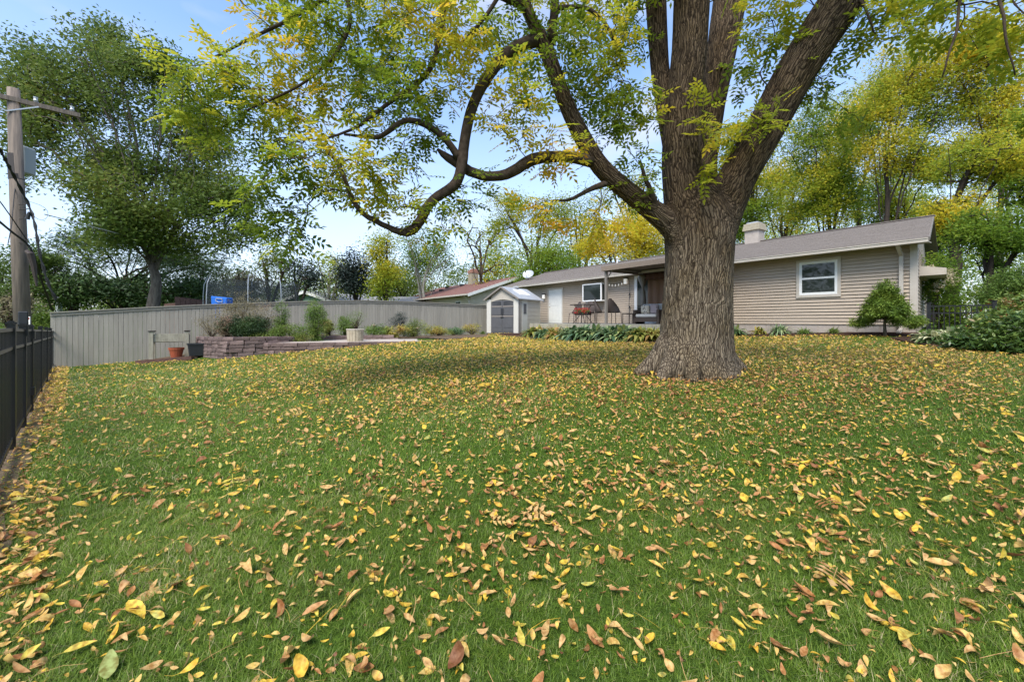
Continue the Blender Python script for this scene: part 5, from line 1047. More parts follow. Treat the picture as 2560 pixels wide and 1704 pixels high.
# pinnate leaves round every twig end
kd_ = KDTree(len(at))
for i, x in enumerate(at): kd_.insert(x, i)
kd_.balance()
new = np.arange(n0, len(A)); ischild = np.zeros(len(A)); np.add.at(ischild, P_[new], 1)
pos, col, dirs = [], [], []
for i in new:
    x = A[i]; j = kd_.find(x)[1]; dist = kd_.find(x)[2]
    if dist > .55: continue
    lo, hi = info[j]; n_ = 5 if ischild[i] == 0 else (2 if r[i] < .007 else (1 if R.rand() < .4 else 0))
    if x[2] > 7.4: n_ = n_+1
    for k in range(n_): pos.append(x+R.normal(0, .05, 3)); col.append(lo+(hi-lo)*np.clip(.5+.5*math.sin(x[0]*2.1+x[2]*1.7)*.7+R.normal(0, .22), 0, 1)); dirs.append(DR[i]*.5)
pos, col, dirs = np.array(pos), np.array(col), np.array(dirs); n_ = len(pos)
fw = R.normal(size=(n_, 3))*np.array((.8, .8, .35))+dirs+np.array((0, 0, -.22)); up = R.normal(size=(n_, 3))*.35+np.array((0, 0, 1))
leaf_obj('crown', [stamp(CT, CF, pos, fw, up, R.uniform(.19, .31, n_), col, .05)], M['ashleaf'], ASH)
print('ash leaves', n_)

# ------------------------------------------------------------------ utility poles and cables
q = np.array((-12.5, 10.5)); zb_ = g1(*q)
up_ = thing('utility_pole', (q[0], q[1], zb_), 'weathered wooden utility pole with crossarm and grey box behind the black fence', 'utility pole')
top = np.array((-12.78, 10.5, EYE+5.92)); b = MB(); b.tube([np.array((q[0]+.03, q[1], zb_-.2)), (np.array((q[0], q[1], zb_))+top)/2, top], [.16, .145, .115], 14); b.build('pole', M['pole'], up_, smooth=True)
arm = np.array((.70, .714, 0)); ac = np.array((-12.76, 10.5, EYE+5.62)); b = MB(); b.bar(ac-arm*1.2-np.array((0, .12, 0)), ac+arm*1.25-np.array((0, .12, 0)), .09, .11); b.build('crossarm', M['pole'], up_)
for s in (-.55, .55):
    b = MB(); b.bar(ac+arm*s-np.array((0, .18, .05)), ac-np.array((0, .17, .35)), .03, .03); b.build('arm_brace', M['galv'], up_)
for s in (-1.1, -.5, .45, 1.1):
    p = ac+arm*s-np.array((0, .12, -.06)); b = MB(); b.tube([p, p+np.array((0, 0, .05)), p+np.array((0, 0, .08)), p+np.array((0, 0, .14))], [.02, .05, .035, .045], 8); b.build('insulator', M['galv'], up_)
b = MB(); b.box(P(64, 403, 10.9), (.26, .3, .72)); b.build('transformer_box', M['greybox'], up_, bevel=.03)
b = MB(); p0, p1 = P(53, 387, 10.5), P(60, 450, 10.5); b.tube([np.array((-12.74, 10.5, p0[2])), np.array((-12.7, 10.5, p1[2]))], .14, 14); b.build('pole_band', M['darkmetal'], up_)
b = MB(); sgn = P(66, 806, 10.3); b.box(sgn, (.19, .01, .30)); sg = b.build('sign', M['paper'], up_)
b = MB(); b.box(sgn+np.array((0, -.008, .105)), (.16, .006, .04)); b.build('sign_stripe', M['red'], sg)
b = MB(); b.box(sgn+np.array((0, -.008, -.03)), (.11, .006, .10)); b.build('sign_picture', M['blackplastic'], sg)
for py in (468, 480, 512, 525, 540, 548, 600, 606):
    b = MB(); x = P(60, py, 10.4); b.tube([x-np.array((.12 if py % 12 else 0, 0, 0)), x+np.array((.26, -.12, 0))], .012, 5); b.build('step_bolt', M['darkmetal'], up_)
def cable(pts, r, lab, m='cable', twist=0, nm='cable'):
    pts = [P(*p) for p in pts]; q, rr, u = dens(np.array(pts), np.full(len(pts), r), .12); b = MB(); o = thing(nm, q[0], lab, 'cable')
    b.tube(q, rr, 5); b.build('wire', M[m], o)
    if twist:
        k = np.arange(len(q)); q2 = q+np.stack([np.cos(k*1.1)*r*1.8, k*0, np.sin(k*1.1)*r*1.8], 1); b = MB(); b.tube(q2, rr*.8, 5); b.build('wire', M[m], o)
        q2 = q-np.stack([np.cos(k*1.1)*r*1.8, k*0, np.sin(k*1.1)*r*1.8], 1); b = MB(); b.tube(q2, rr*.8, 5); b.build('wire', M[m], o)
cable([(-60, 300, 8.5), (0, 372, 9), (30, 430, 9.8), (62, 490, 10.2), (76, 520, 10.3), (88, 560, 10.2), (100, 640, 10.2), (122, 715, 10.3), (140, 748, 10.4)], .018, 'thick twisted cable looping down past the right side of the pole', twist=1)
cable([(-60, 500, 8), (0, 555, 9), (40, 588, 10), (72, 608, 10.3), (84, 635, 10.3), (100, 690, 11), (130, 775, 12)], .024, 'heavy black cable sagging from the left edge to the fence top')
cable([(-60, 440, 8), (0, 503, 9), (30, 545, 10), (66, 598, 10.3)], .012, 'thin black cable joining the pole from the left')
cable([(84, 630, 10.3), (95, 675, 11), (112, 720, 12), (124, 745, 13)], .01, 'thin dark wire between the two heavy cables')
cable([(20, 610, 9), (30, 560, 10), (34, 500, 10.3), (38, 470, 10.4)], .009, 'thin vertical wire along the left side of the pole')
cable([(66, 502, 10.3), (100, 510, 10.4), (122, 520, 10.6), (128, 535, 10.6), (112, 558, 10.5), (92, 556, 10.4), (84, 540, 10.3)], .006, 'thin grey wire loop right of the pole', m='galv')
cable([(112, 536, 10.5), (160, 548, 13), (300, 585, 20), (450, 622, 26), (640, 660, 34)], .014, 'service wire running from the pole across the maple crown', m='galv')
b = MB(); b.tube([P(68, 548, 10.2), P(74, 530, 10.2)], [.045, .03], 8); obj1('cable_clamp', b, M['blackplastic'], 'small black clamp hanging from the wires right of the pole', 'cable clamp')
b = MB(); b.tube([P(67, 628, 10.25), P(76, 634, 10.25), P(84, 665, 10.3), P(92, 715, 10.35)], [.05, .07, .055, .02], 8); obj1('cable_guard', b, M['wicker'], 'brown and black cable guard sloping off the pole', 'cable guard')
q = P(148, 800, 30); q[2] = g1(q[0], q[1]); o = thing('utility_pole', q, 'distant grey utility pole with a light crossarm beyond the fence', 'utility pole')
b = MB(); b.tube([q, np.array((q[0], q[1], EYE+4.75))], [.2, .15], 10); b.build('pole', M['galv'], o, smooth=True)
ca = np.array((q[0], q[1]-.2, EYE+4.4)); b = MB(); b.bar(ca-np.array((1.1, -.6, -.12)), ca+np.array((1.15, -.6, -.12)), .1, .12); b.build('crossarm', M['galv'], o)
for s in (-1., -.4, .5, 1.05):
    b = MB(); p = ca+np.array((s, -s*.5, .08)); b.tube([p, p+np.array((0, 0, .22))], .06, 6); b.build('insulator', M['paper'], o)

# ------------------------------------------------------------------ neighbours beyond the fence
NA = np.array((-3.8, 35.))
def NP(t, w, z): q = NA+HU*t+HW*w; return np.array((q[0], q[1], z))
nb_ = thing('neighbour_house', NP(0, 0, .5), 'neighbouring single storey tan house with a brown shingle roof beyond the fence', 'house')
ze, zr = EYE+2.2, EYE+4.15
def NR(t, s, dz=0, back=False): return NP(t, (s*6.2) if not back else 12.4-s*6.2, ze*(1-s)+zr*s+dz)
b = MB(); c = [NP(.5, .6, -.4), NP(17.5, .6, -.4), NP(17.5, 11.8, -.4), NP(.5, 11.8, -.4)]; b.hexa(c[::-1]+[p+np.array((0, 0, ze+.35)) for p in c[::-1]]); b.build('wall', M['siding2'], nb_)
zz = .6; k = 0
while zz < zr:
    b = MB(); s = max(0, (zz-ze)/(zr-ze)); w0, w1 = max(.62, s*6.2+.15), min(11.8, 12.4-s*6.2-.15)
    if w1-w0 < .3: break
    n3 = np.array((HU[0], HU[1], 0))*-.03
    b.hexa([NP(.5, w0, zz)+n3, NP(.5, w1, zz)+n3, NP(.5, w1, zz), NP(.5, w0, zz), NP(.5, w0, zz+.16)+n3*.3, NP(.5, w1, zz+.16)+n3*.3, NP(.5, w1, zz+.16), NP(.5, w0, zz+.16)]); b.build('siding_board', M['siding2'], nb_); zz += .16
for bk in (False, True):
    b = MB(); b.hexa([NR(0, 0, 0, bk), NR(18, 0, 0, bk), NR(18, 1, 0, bk), NR(0, 1, 0, bk), NR(0, 0, .07, bk), NR(18, 0, .07, bk), NR(18, 1, .07, bk), NR(0, 1, .07, bk)]); b.build('roof_slope', M['shingle_brown'], nb_)
    b = MB(); b.bar(NR(-.03, 0, -.06, bk), NR(-.03, 1, -.06, bk), .05, .24); b.build('rake_board', M['white'], nb_)
b = MB(); g_ = NR(0, 0, -.02); n3 = -np.array((HV[0], HV[1], 0)); b.bar(NR(-.05, 0, 0)+n3*.06, NR(18, 0, 0)+n3*.06, .12, .13); b.build('gutter', M['trim'], nb_)
b = MB(); p = NP(.55, .55, ze-.1)+n3*.05; b.bar(NP(.6, 0, ze-.1), NP(.6, .5, ze-.5), .08, .08); b.bar(p-np.array((0, 0, .35)), p-np.array((0, 0, 2.2)), .08, .08, up=(1, 0, 0)); b.build('downspout', M['trim'], nb_)
for t0, t1, z0, z1 in ((2.2, 3.2, EYE+.7, EYE+1.75), (6.8, 7.6, EYE+.9, EYE+1.7)):
    b = MB(); f2 = lambda t, o, z: NP(t, .6, z)+n3*o
    c = [f2(t0, .05, z0), f2(t1, .05, z0), f2(t1, 0, z0), f2(t0, 0, z0), f2(t0, .05, z1), f2(t1, .05, z1), f2(t1, 0, z1), f2(t0, 0, z1)]; b.hexa(c); fr = b.build('window', M['white'], nb_)
    for u0, u1 in ((.06, .47), (.53, .94)):
        b = MB(); ta, tb_ = t0+(t1-t0)*u0, t0+(t1-t0)*u1; c = [f2(ta, .06, z0+.08), f2(tb_, .06, z0+.08), f2(tb_, .052, z0+.08), f2(ta, .052, z0+.08), f2(ta, .06, z1-.08), f2(tb_, .06, z1-.08), f2(tb_, .052, z1-.08), f2(ta, .052, z1-.08)]; b.hexa(c); b.build('pane', M['glass'], fr)
cq = NR(8.2, .93); b = MB(); b.box(cq+np.array((0, 0, .45)), (.85, .85, 1.5), axh); cho = b.build('chimney', M['cream'], nb_)
b = MB(); b.box(cq+np.array((0, 0, 1.35)), (.95, .95, .3), axh); b.build('chimney_cap', M['brickred'], cho); b = MB(); b.box(cq+np.array((0, 0, 1.58)), (.6, .6, .16), axh); b.build('chimney_flue', M['brickred'], cho)
for t_, s_ in ((9.7, .82), (13.2, .8), (15.0, .62), (11.8, .55), (5.0, .9)):
    b = MB(); p = NR(t_, s_, .15); b.box(p, (.4, .4, .2), axh); b.build('roof_vent', M['blackplastic'], nb_)
# green gabled house
gq = np.array((-22.4, 45., -.2)); gh = thing('neighbour_house', gq, 'distant house with a green gable and pale grey roof beyond the fence', 'house')
w2 = 3.9; zE, zR = EYE+1.75, EYE+3.05
b = MB(); a_ = np.array((.97, -.25, 0)); d_ = np.array((.42, .9, 0)); c = [gq-a_*w2, gq+a_*w2, gq+a_*w2+d_*14, gq-a_*w2+d_*14]; t_ = [p.copy() for p in c]
for p in t_: p[2] = zE
b.hexa(c+t_); pk_ = gq.copy(); pk_[2] = zR-.05; pb = gq+d_*14; pb[2] = zR-.05; b.add([t_[0], t_[1], pk_, t_[3], t_[2], pb], [(0, 1, 2), (3, 5, 4), (0, 2, 5, 3), (1, 4, 5, 2)]); b.build('wall', M['greenwall'], gh)
for sg_ in (-1, 1):
    e0 = gq+a_*sg_*(w2+.5)-d_*.5; e0[2] = zE-.12; e1 = e0+d_*15; r0_ = gq-d_*.5; r0_[2] = zR+.02; r1_ = r0_+d_*15; u = np.array((0, 0, .1)); b = MB(); b.hexa([e0, e1, r1_, r0_, e0+u, e1+u, r1_+u, r0_+u]); b.build('roof_slope', M['shingle_grey'], gh)
    b = MB(); b.bar(e0-d_*.03, r0_-d_*.03, .08, .28); b.build('rake_board', M['white'], gh)
c_ = gq+a_*9+d_*4; b = MB(); c = []
for sa, sd__ in ((-6, -3), (6, -3), (6, 3), (-6, 3)): p = c_+a_*sa+d_*sd__; c.append(p)
t_ = [p.copy() for p in c]; 
for p in t_: p[2] = EYE+1.5
b.hexa(c+t_); b.build('wall', M['white'], gh)
b = MB(); e = [c_+a_*-6.4-d_*3.4, c_+a_*6.4-d_*3.4, c_+a_*6.4+d_*3.4, c_+a_*-6.4+d_*3.4]; 
for p in e: p[2] = EYE+1.5
r0_, r1_ = c_-a_*6.4, c_+a_*6.4; r0_[2] = r1_[2] = EYE+2.65; b.add(e+[r0_, r1_], [(0, 1, 5, 4), (2, 3, 4, 5), (0, 4, 3), (1, 2, 5), (3, 2, 1, 0)]); b.build('roof_slope', M['shingle_grey'], gh)
# trampoline with net, slide, play house
tq = np.array((-15.2, 24.2)); tz = g1(*tq); tr = thing('trampoline', (tq[0], tq[1], tz), 'round trampoline with a dark safety net on curved silver poles', 'trampoline')
def ringp(a, r, z, s=0): return np.array((tq[0]+r*math.cos(a), tq[1]+r*math.sin(a), z))
for a in (3.55, 4.2, 5.15, 5.8, 1.0, 2.2):
    b = MB(); b.tube([ringp(a, 2.5, tz), ringp(a, 2.5, EYE+1.4), ringp(a, 2.46, EYE+2.0), ringp(a, 2.3, EYE+2.45)], .026, 7); b.build('pole', M['galv'], tr, smooth=True)
b = MB(); ks = np.linspace(0, 2*math.pi, 41); b.tube([ringp(a, 2.5, tz+.8) for a in ks], .04, 6); b.build('frame', M['galv'], tr)
b = MB(); vs = [(tq[0], tq[1], tz+.8)]+[tuple(ringp(a, 2.4, tz+.8)) for a in ks[:-1]]; b.add(vs, [(0, 1+i, 1+(i+1) % 40) for i in range(40)]); b.build('jumping_mat', M['blackplastic'], tr)
b = MB(); vs = []
for i, a in enumerate(ks[:-1]): sag_ = .12*abs(math.sin(a*4)); vs += [ringp(a, 2.4, tz+.82), ringp(a, 2.28, EYE+2.25-sag_)]
b.add(vs, [(2*i, 2*((i+1) % 40), 2*((i+1) % 40)+1, 2*i+1) for i in range(40)]); b.build('safety_net', M['net'], tr)
q = P(551, 752, 21.3); o = thing('play_slide', (q[0], q[1], g1(q[0], q[1])), 'bright blue plastic slide end showing above the fence', 'slide')
b = MB(); b.hexa([q+np.array(p) for p in ((-.38, -.1, -.9), (.36, -.1, -.9), (.36, .4, -.9), (-.38, .4, -.9), (-.44, -.1, .25), (.40, -.1, .17), (.40, .4, .17), (-.44, .4, .25))]); b.build('slide_chute', M['blue'], o, bevel=.03)
b = MB(); b.tube([q+np.array(p) for p in ((-.12, -.14, .12), (.18, -.14, .1), (.2, -.14, -.05), (.0, -.14, -.08), (-.14, -.14, .0), (-.12, -.14, .12))], .02, 5); b.build('slide_emblem', M['galv'], o)
q = P(460, 757, 24.); q[2] = EYE+1.0; o = thing('play_house', (q[0], q[1], g1(q[0], q[1])), 'brown board playhouse roof just above the fence left of the trampoline', 'playhouse')
for k in range(6):
    b = MB(); x0 = -.5+k*.32; b.hexa([q+np.array((x0, 0, -.35)), q+np.array((x0+.3, 0, -.35)), q+np.array((x0+.3+.0, .8, -.35)), q+np.array((x0, .8, -.35)), q+np.array((x0-.22, .2, .38-.04*k)), q+np.array((x0+.08, .2, .36-.04*k)), q+np.array((x0+.08, .6, .36-.04*k)), q+np.array((x0-.22, .6, .38-.04*k))]); b.build('roof_board', M['redwood'], o)
b = MB(); b.hexa([q+np.array(p) for p in ((-1.2, .1, -1.9), (-.5, .1, -1.9), (-.5, .9, -1.9), (-1.2, .9, -1.9), (-1.25, .1, -.05), (-.6, .1, .02), (-.6, .9, .02), (-1.25, .9, -.05))]); b.build('wall', M['brickred'], o)

# ------------------------------------------------------------------ trees beyond the fence and the house
def crown(px, py, d, rx, ry, share=1., ddepth=None):
    s = d/1024; return (P(px, py, d), (rx*s, (ddepth or rx*s*.8), ry*s), share)
def bgt(name, px, d, crowns, label, bk, lf, **k):
    X = (px-1280)/1024*d; b_ = (X, d, g1(X, d)); tt = k.pop('tt', None)
    return make_tree(name, b_, [crown(*c) for c in crowns], label, bk, lf, trunk_top=(P(*tt) if tt else None), **k)
# big maple behind the wooden fence
bgt('maple_tree', 392, 22, [(330, 330, 22.5, 300, 250, 3.4), (170, 210, 22, 160, 140, 1.0), (250, 110, 22, 60, 90, .45), (350, 150, 22, 60, 80, .4), (130, 180, 22, 110, 90, .6), (70, 330, 22, 75, 150, .8), (560, 540, 22, 120, 110, 1.1), (330, 590, 21, 170, 75, .9), (420, 180, 22, 60, 60, .35), (500, 380, 23, 120, 160, 1.1), (340, 500, 21.5, 190, 120, 1.5), (250, 420, 22, 130, 110, .8), (600, 480, 22, 60, 80, .4)],
    'tall spreading green maple with a forked grey trunk behind the wooden fence', 'bark_grey', 'mapleleaf', leaf=.19, per=64, sig=.46, tr=.40, elong=.85, lo=.15, hi=.93, tips=84, nlimb=2.6, tt=(384, 660, 22), sag=.03, step=.5, pen=.3, patch=.9)
bgt('pine_tree', 310, 31, [(330, 640, 31, 230, 80, 1.6), (260, 600, 31, 110, 60, .6), (490, 660, 31, 120, 60, .7)], 'broad dark pine behind the maple trunk', 'bark_dark', 'pineleaf', leaf=.34, per=60, sig=.5, tr=.3, tips=80, elong=3, lo=.1, hi=.9)
for (px, d, cr_, lab, bk, lf, kw) in [
 (60, 26, [(60, 690, 26, 110, 95, 1.)], 'dark green bushy tree at the left edge beyond the black fence', 'bark_dark', 'mapleleaf', dict(tips=90, per=72, leaf=.2, hi=.6)),
 (190, 27, [(190, 720, 27, 90, 70, 1.)], 'low dense green tree behind the far utility pole', 'bark_dark', 'pineleaf', dict(tips=80, per=45, leaf=.22, hi=1)),
 (300, 28, [(300, 730, 28, 120, 55, 1.)], 'dark hedge like tree left of the maple trunk', 'bark_dark', 'pineleaf', dict(tips=80, per=50, leaf=.24, hi=.9)),
 (20, 16, [(25, 780, 16, 60, 55, 1.)], 'tan twiggy shrub at the far left behind the black fence', 'bark_thin', 'dryleaf', dict(tips=60, per=26, leaf=.1, hi=.6, cat='shrub')),
 (460, 29, [(460, 730, 29, 110, 60, 1.)], 'dark green tree mass right of the maple trunk', 'bark_dark', 'pineleaf', dict(tips=80, per=50, leaf=.24, hi=1)),
 (600, 30, [(600, 715, 30, 60, 55, 1.)], 'purple brown leafed small tree behind the trampoline', 'bark_dark', 'dryleaf', dict(tips=60, per=30, leaf=.16, lo=.3, hi=.9)),
 (560, 36, [(570, 700, 36, 70, 70, 1.)], 'grey green small tree behind the trampoline net', 'bark_dark', 'mapleleaf', dict(tips=50, per=34, leaf=.22, lo=.3, hi=.8)),
 (670, 34, [(680, 680, 34, 70, 80, 1.)], 'thin pale green tree with rusty leaves left of the green house', 'bark_thin', 'mapleleaf', dict(tips=60, per=24, leaf=.2, lo=.4, hi=1)),
 (740, 40, [(740, 695, 40, 70, 70, 1.)], 'grey green tree behind the green gabled house', 'bark_dark', 'spruceleaf', dict(tips=60, per=40, leaf=.26, lo=.3)),
 (820, 44, [(820, 685, 44, 70, 80, 1.)], 'yellow green willow like tree with pale stems', 'bark_white', 'woodleaf', dict(tips=60, per=40, leaf=.24, lo=.35, hi=.7)),
 (890, 42, [(888, 680, 42, 50, 75, 1.)], 'dark blue green spruce between the yellow trees', 'bark_dark', 'spruceleaf', dict(tips=80, per=60, leaf=.28, hi=.5)),
 (965, 41, [(960, 665, 41, 65, 95, 1.)], 'yellow topped green tree right of the dark spruce', 'bark_dark', 'woodleaf', dict(tips=80, per=78, leaf=.24, lo=.25, hi=.8)),
 (1060, 44, [(1070, 645, 44, 90, 105, 1.2)], 'tall rounded green birch with white stems behind the brown roof', 'bark_white', 'woodleaf', dict(tips=90, per=44, leaf=.24, lo=.1, hi=.55)),
 (1000, 50, [(1010, 700, 50, 100, 60, 1.)], 'low green trees filling the gap under the birch', 'bark_dark', 'mapleleaf', dict(tips=70, per=78, leaf=.28, lo=.2, hi=.8)),
 (1205, 42, [(1200, 610, 42, 90, 60, .6), (1230, 680, 42, 60, 50, .3)], 'thin brown barked tree with sparse yellow leaves left of the round tree', 'bark_thin', 'woodleaf', dict(tips=70, per=16, leaf=.22, lo=.4, hi=.9)),
 (1330, 46, [(1270, 540, 46, 80, 80, .8), (1380, 560, 46, 80, 100, .7)], 'tall airy light green tree rising over the left end of the roof', 'bark_dark', 'woodleaf', dict(tips=100, per=55, leaf=.24, lo=.3, hi=.75)),
 (1370, 38, [(1372, 665, 38, 95, 70, 1.2)], 'dense round green tree directly behind the left end of the roof', 'bark_dark', 'woodleaf', dict(tips=110, per=60, leaf=.22, lo=.1, hi=.5)),
 (1450, 50, [(1470, 560, 50, 90, 110, 1.)], 'slim dark stemmed tree with sparse green leaves over the roof', 'bark_dark', 'woodleaf', dict(tips=80, per=26, leaf=.26, lo=.2, hi=.7)),
 (1540, 40, [(1590, 590, 40, 110, 80, 1.), (1480, 630, 40, 60, 50, .3)], 'golden yellow leafed tree behind the roof left of the trunk', 'bark_dark', 'woodleaf', dict(tips=110, per=78, leaf=.22, lo=.5, hi=1)),
 (1600, 52, [(1560, 480, 52, 90, 90, 1.)], 'tall thin yellow green tree behind the golden one', 'bark_dark', 'woodleaf', dict(tips=70, per=28, leaf=.28, lo=.4, hi=.9)),
 (1880, 34, [(1880, 430, 34, 90, 160, 1.5), (1850, 540, 34, 80, 70, .6)], 'green tree seen between trunk and right limb', 'bark_dark', 'woodleaf', dict(tips=110, per=72, leaf=.2, lo=.15, hi=.85)),
 (1960, 44, [(1960, 490, 44, 110, 110, 1.2)], 'green tree with yellow lower leaves above the chimney', 'bark_dark', 'woodleaf', dict(tips=90, per=72, leaf=.25, lo=.25, hi=.9)),
 (2070, 33, [(2060, 380, 33, 110, 170, 1.6), (2040, 500, 33, 120, 80, .8)], 'tall green tree with dark leaning stems over the grey roof', 'bark_dark', 'woodleaf', dict(tips=110, per=72, leaf=.2, lo=.15, hi=.85)),
 (2150, 40, [(2110, 330, 40, 120, 110, 1.2)], 'yellow crowned tree at the centre right skyline', 'bark_dark', 'woodleaf', dict(tips=90, per=72, leaf=.24, lo=.4, hi=.95)),
 (2215, 28, [(2290, 230, 28, 130, 150, 1.6), (2200, 330, 28, 120, 110, 1.), (2330, 400, 28, 100, 90, .7)], 'tall yellow green tree whose top crosses the hanging twigs', 'bark_dark', 'woodleaf', dict(tips=110, per=72, leaf=.18, lo=.25, hi=.95)),
 (2260, 36, [(2250, 500, 36, 130, 110, 1.4)], 'dark green tree behind the right gable end', 'bark_dark', 'woodleaf', dict(tips=110, per=52, leaf=.22, lo=.05, hi=.75)),
 (2385, 20, [(2440, 400, 20, 120, 80, 1.2), (2380, 520, 20, 90, 70, .8)], 'bright yellow topped tree with thick dark trunk right of the house', 'bark_dark', 'woodleaf', dict(tips=110, per=48, leaf=.14, lo=.35, hi=1, tr=.3)),
 (2500, 26, [(2480, 220, 26, 130, 160, 1.6), (2540, 380, 26, 80, 100, .8), (2450, 120, 26, 110, 70, .7)], 'tall green and yellow tree at the right edge', 'bark_dark', 'woodleaf', dict(tips=110, per=72, leaf=.17, lo=.2, hi=.95)),
 (2470, 17, [(2500, 590, 17, 110, 110, 1.4)], 'dark green tree filling the space below the yellow one', 'bark_dark', 'woodleaf', dict(tips=100, per=60, leaf=.13, lo=.05, hi=.65)),
 (2330, 24, [(2340, 620, 24, 90, 90, 1.2)], 'green tree with a thin trunk just past the house corner', 'bark_dark', 'woodleaf', dict(tips=100, per=52, leaf=.15, lo=.05, hi=.6)),
 (2620, 21, [(2620, 420, 21, 110, 230, 2)], 'tall green tree just beyond the right edge', 'bark_dark', 'woodleaf', dict(tips=80, per=72, leaf=.2, lo=.1, hi=.8))]:
    kw.setdefault('sig', .014*d); kw.setdefault('tr', .16+.002*d); kw['leaf'] *= 1.0
    bgt('tree', px, d, cr_, lab, bk, lf, group='trees standing beyond the houses' if d > 24 else None, **kw)
# slim arborvitaes behind the black fence
for k, (px, d, w_, h_) in enumerate([(98, 14.6, .33, 1.75), (118, 15.4, .33, 1.6)]):
    q = at_ground(px, d); bush(q, (w_, w_, h_/2*1.05), ('left' if k == 0 else 'right')+'hand slim bright green arborvitae behind the black fence', 'conifer', 420, .09, 0, .7, name='arborvitae', cat='tree', per=9, elong=2, zc=1, lob=.6, cone=.7)
# far wood closing the view
def wood(name, px0, px1, d, top, lf, lo, hi, n, leaf):
    px = R.uniform(px0, px1, n); dd = d*R.uniform(.95, 1.2, n); f = (px-px0)/(px1-px0); tp = np.interp(f, np.linspace(0, 1, len(top)), top)+20*np.sin(px*.05)+12*np.sin(px*.13)
    py = tp+(812-tp)*R.rand(n)**.85; pts = np.stack([(px-1280)/1024*dd, dd, EYE+(800-py)/1024*d], 1)
    o = leaf_obj(name, [leaf_cloud(pts, 30, .7, leaf, lo, hi, patch=.35)], M[lf]); return kd(o, 'stuff')
wood('distant_woodland', -260, 1300, 70, [640, 640, 670, 700, 700, 690, 670, 630, 610], 'mapleleaf', .25, .95, 3200, .45)
wood('distant_woodland', 1200, 2900, 60, [600, 540, 500, 460, 380, 340, 320, 300], 'woodleaf', .05, .8, 4200, .40)

n_ = 900; a_ = R.uniform(-1.95, 1.95, n_); rr2 = R.uniform(26, 34, n_); pts = np.stack([np.sin(a_)*rr2, -np.cos(a_)*rr2*.9, 1+R.rand(n_)**.9*(10+3*np.sin(a_*5))], 1)
kd(leaf_obj('distant_woodland', [leaf_cloud(pts, 26, 1.0, .6, .1, .8, patch=.3)], M['mapleleaf']), 'stuff')
k = 60; vs = []
for i in range(k+1):                                  # bare strip of earth under the black fence
    s_ = -3.2+18.0*i/k
    for o_ in (-.35, -.1, .05, .15+.04*math.sin(i*1.7)):
        q = BF+BD*s_+np.array((-BD[1], BD[0]))*-o_; vs.append((q[0], q[1], g1(*q)+.012+(.008 if abs(o_) < .2 else -.02)))
b = MB(); b.add(vs, [(i*4+j, i*4+j+1, (i+1)*4+j+1, (i+1)*4+j) for i in range(k) for j in range(3)]); kd(b.build('earth_strip', M['soil']), 'structure')
# ------------------------------------------------------------------ lawn: grass blades and fallen leaves
LAWN = np.array([(-1.2, .2), (-3.36, 2.52), (-5.49, 4.52), (-15.95, 14.22), (-13.8, 15.6), (-13.1, 14.2), (-11.0, 13.9), (-9.4, 13.35), (-8.1, 13.65), (-6.55, 14.0), (-5.4, 14.35), (-3.7, 15.05), (-2.5, 16.0), (-1.2, 19.5), (-1.4, 24.2), (.35, 22.3)] +
    [tuple(HP(t, 4.95, 0)[:2]) for t in (15.4, 13, 11, 9, 7, 5.2)]+[tuple(HP(t, 1.0, 0)[:2]) for t in (5.4, 3, 1, -.2)]+[(10.45, 11.45), (10.1, 10.4), (9.95, 9.2), (9.8, 8.1), (9.8, 7.2), (10.9, 6.1), (9, 3), (3, .2)])
def inside(x, y, poly):
    c = np.zeros(len(x), bool); j = len(poly)-1
    for i in range(len(poly)):
        xi, yi = poly[i]; xj, yj = poly[j]
        c ^= ((yi > y) != (yj > y)) & (x < (xj-xi)*(y-yi)/(yj-yi+1e-12)+xi); j = i
    return c
def scatter(n, y0, y1, wide=1.32):                    # points spread evenly over the visible part of the lawn
    y = np.sqrt(R.uniform(y0**2, y1**2, n)); x = R.uniform(-wide, wide, n)*y; k = inside(x, y, LAWN) & (np.hypot(x-3.19, y-7.2) > .62); return x[k], y[k]
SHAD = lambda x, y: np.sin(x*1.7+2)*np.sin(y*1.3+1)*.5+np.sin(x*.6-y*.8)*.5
FINE = lambda x, y: (np.sin(x*9+3*np.sin(y*5))*np.sin(y*11+2*np.sin(x*7))+np.sin(x*23+y*17)*np.sin(y*29-x*13)*.7)/1.4
gparts = []
BL = np.array([(-.5, 0, 0), (.5, 0, 0), (.36, .35, .55), (-.36, .35, .55), (0, .95, .98)])
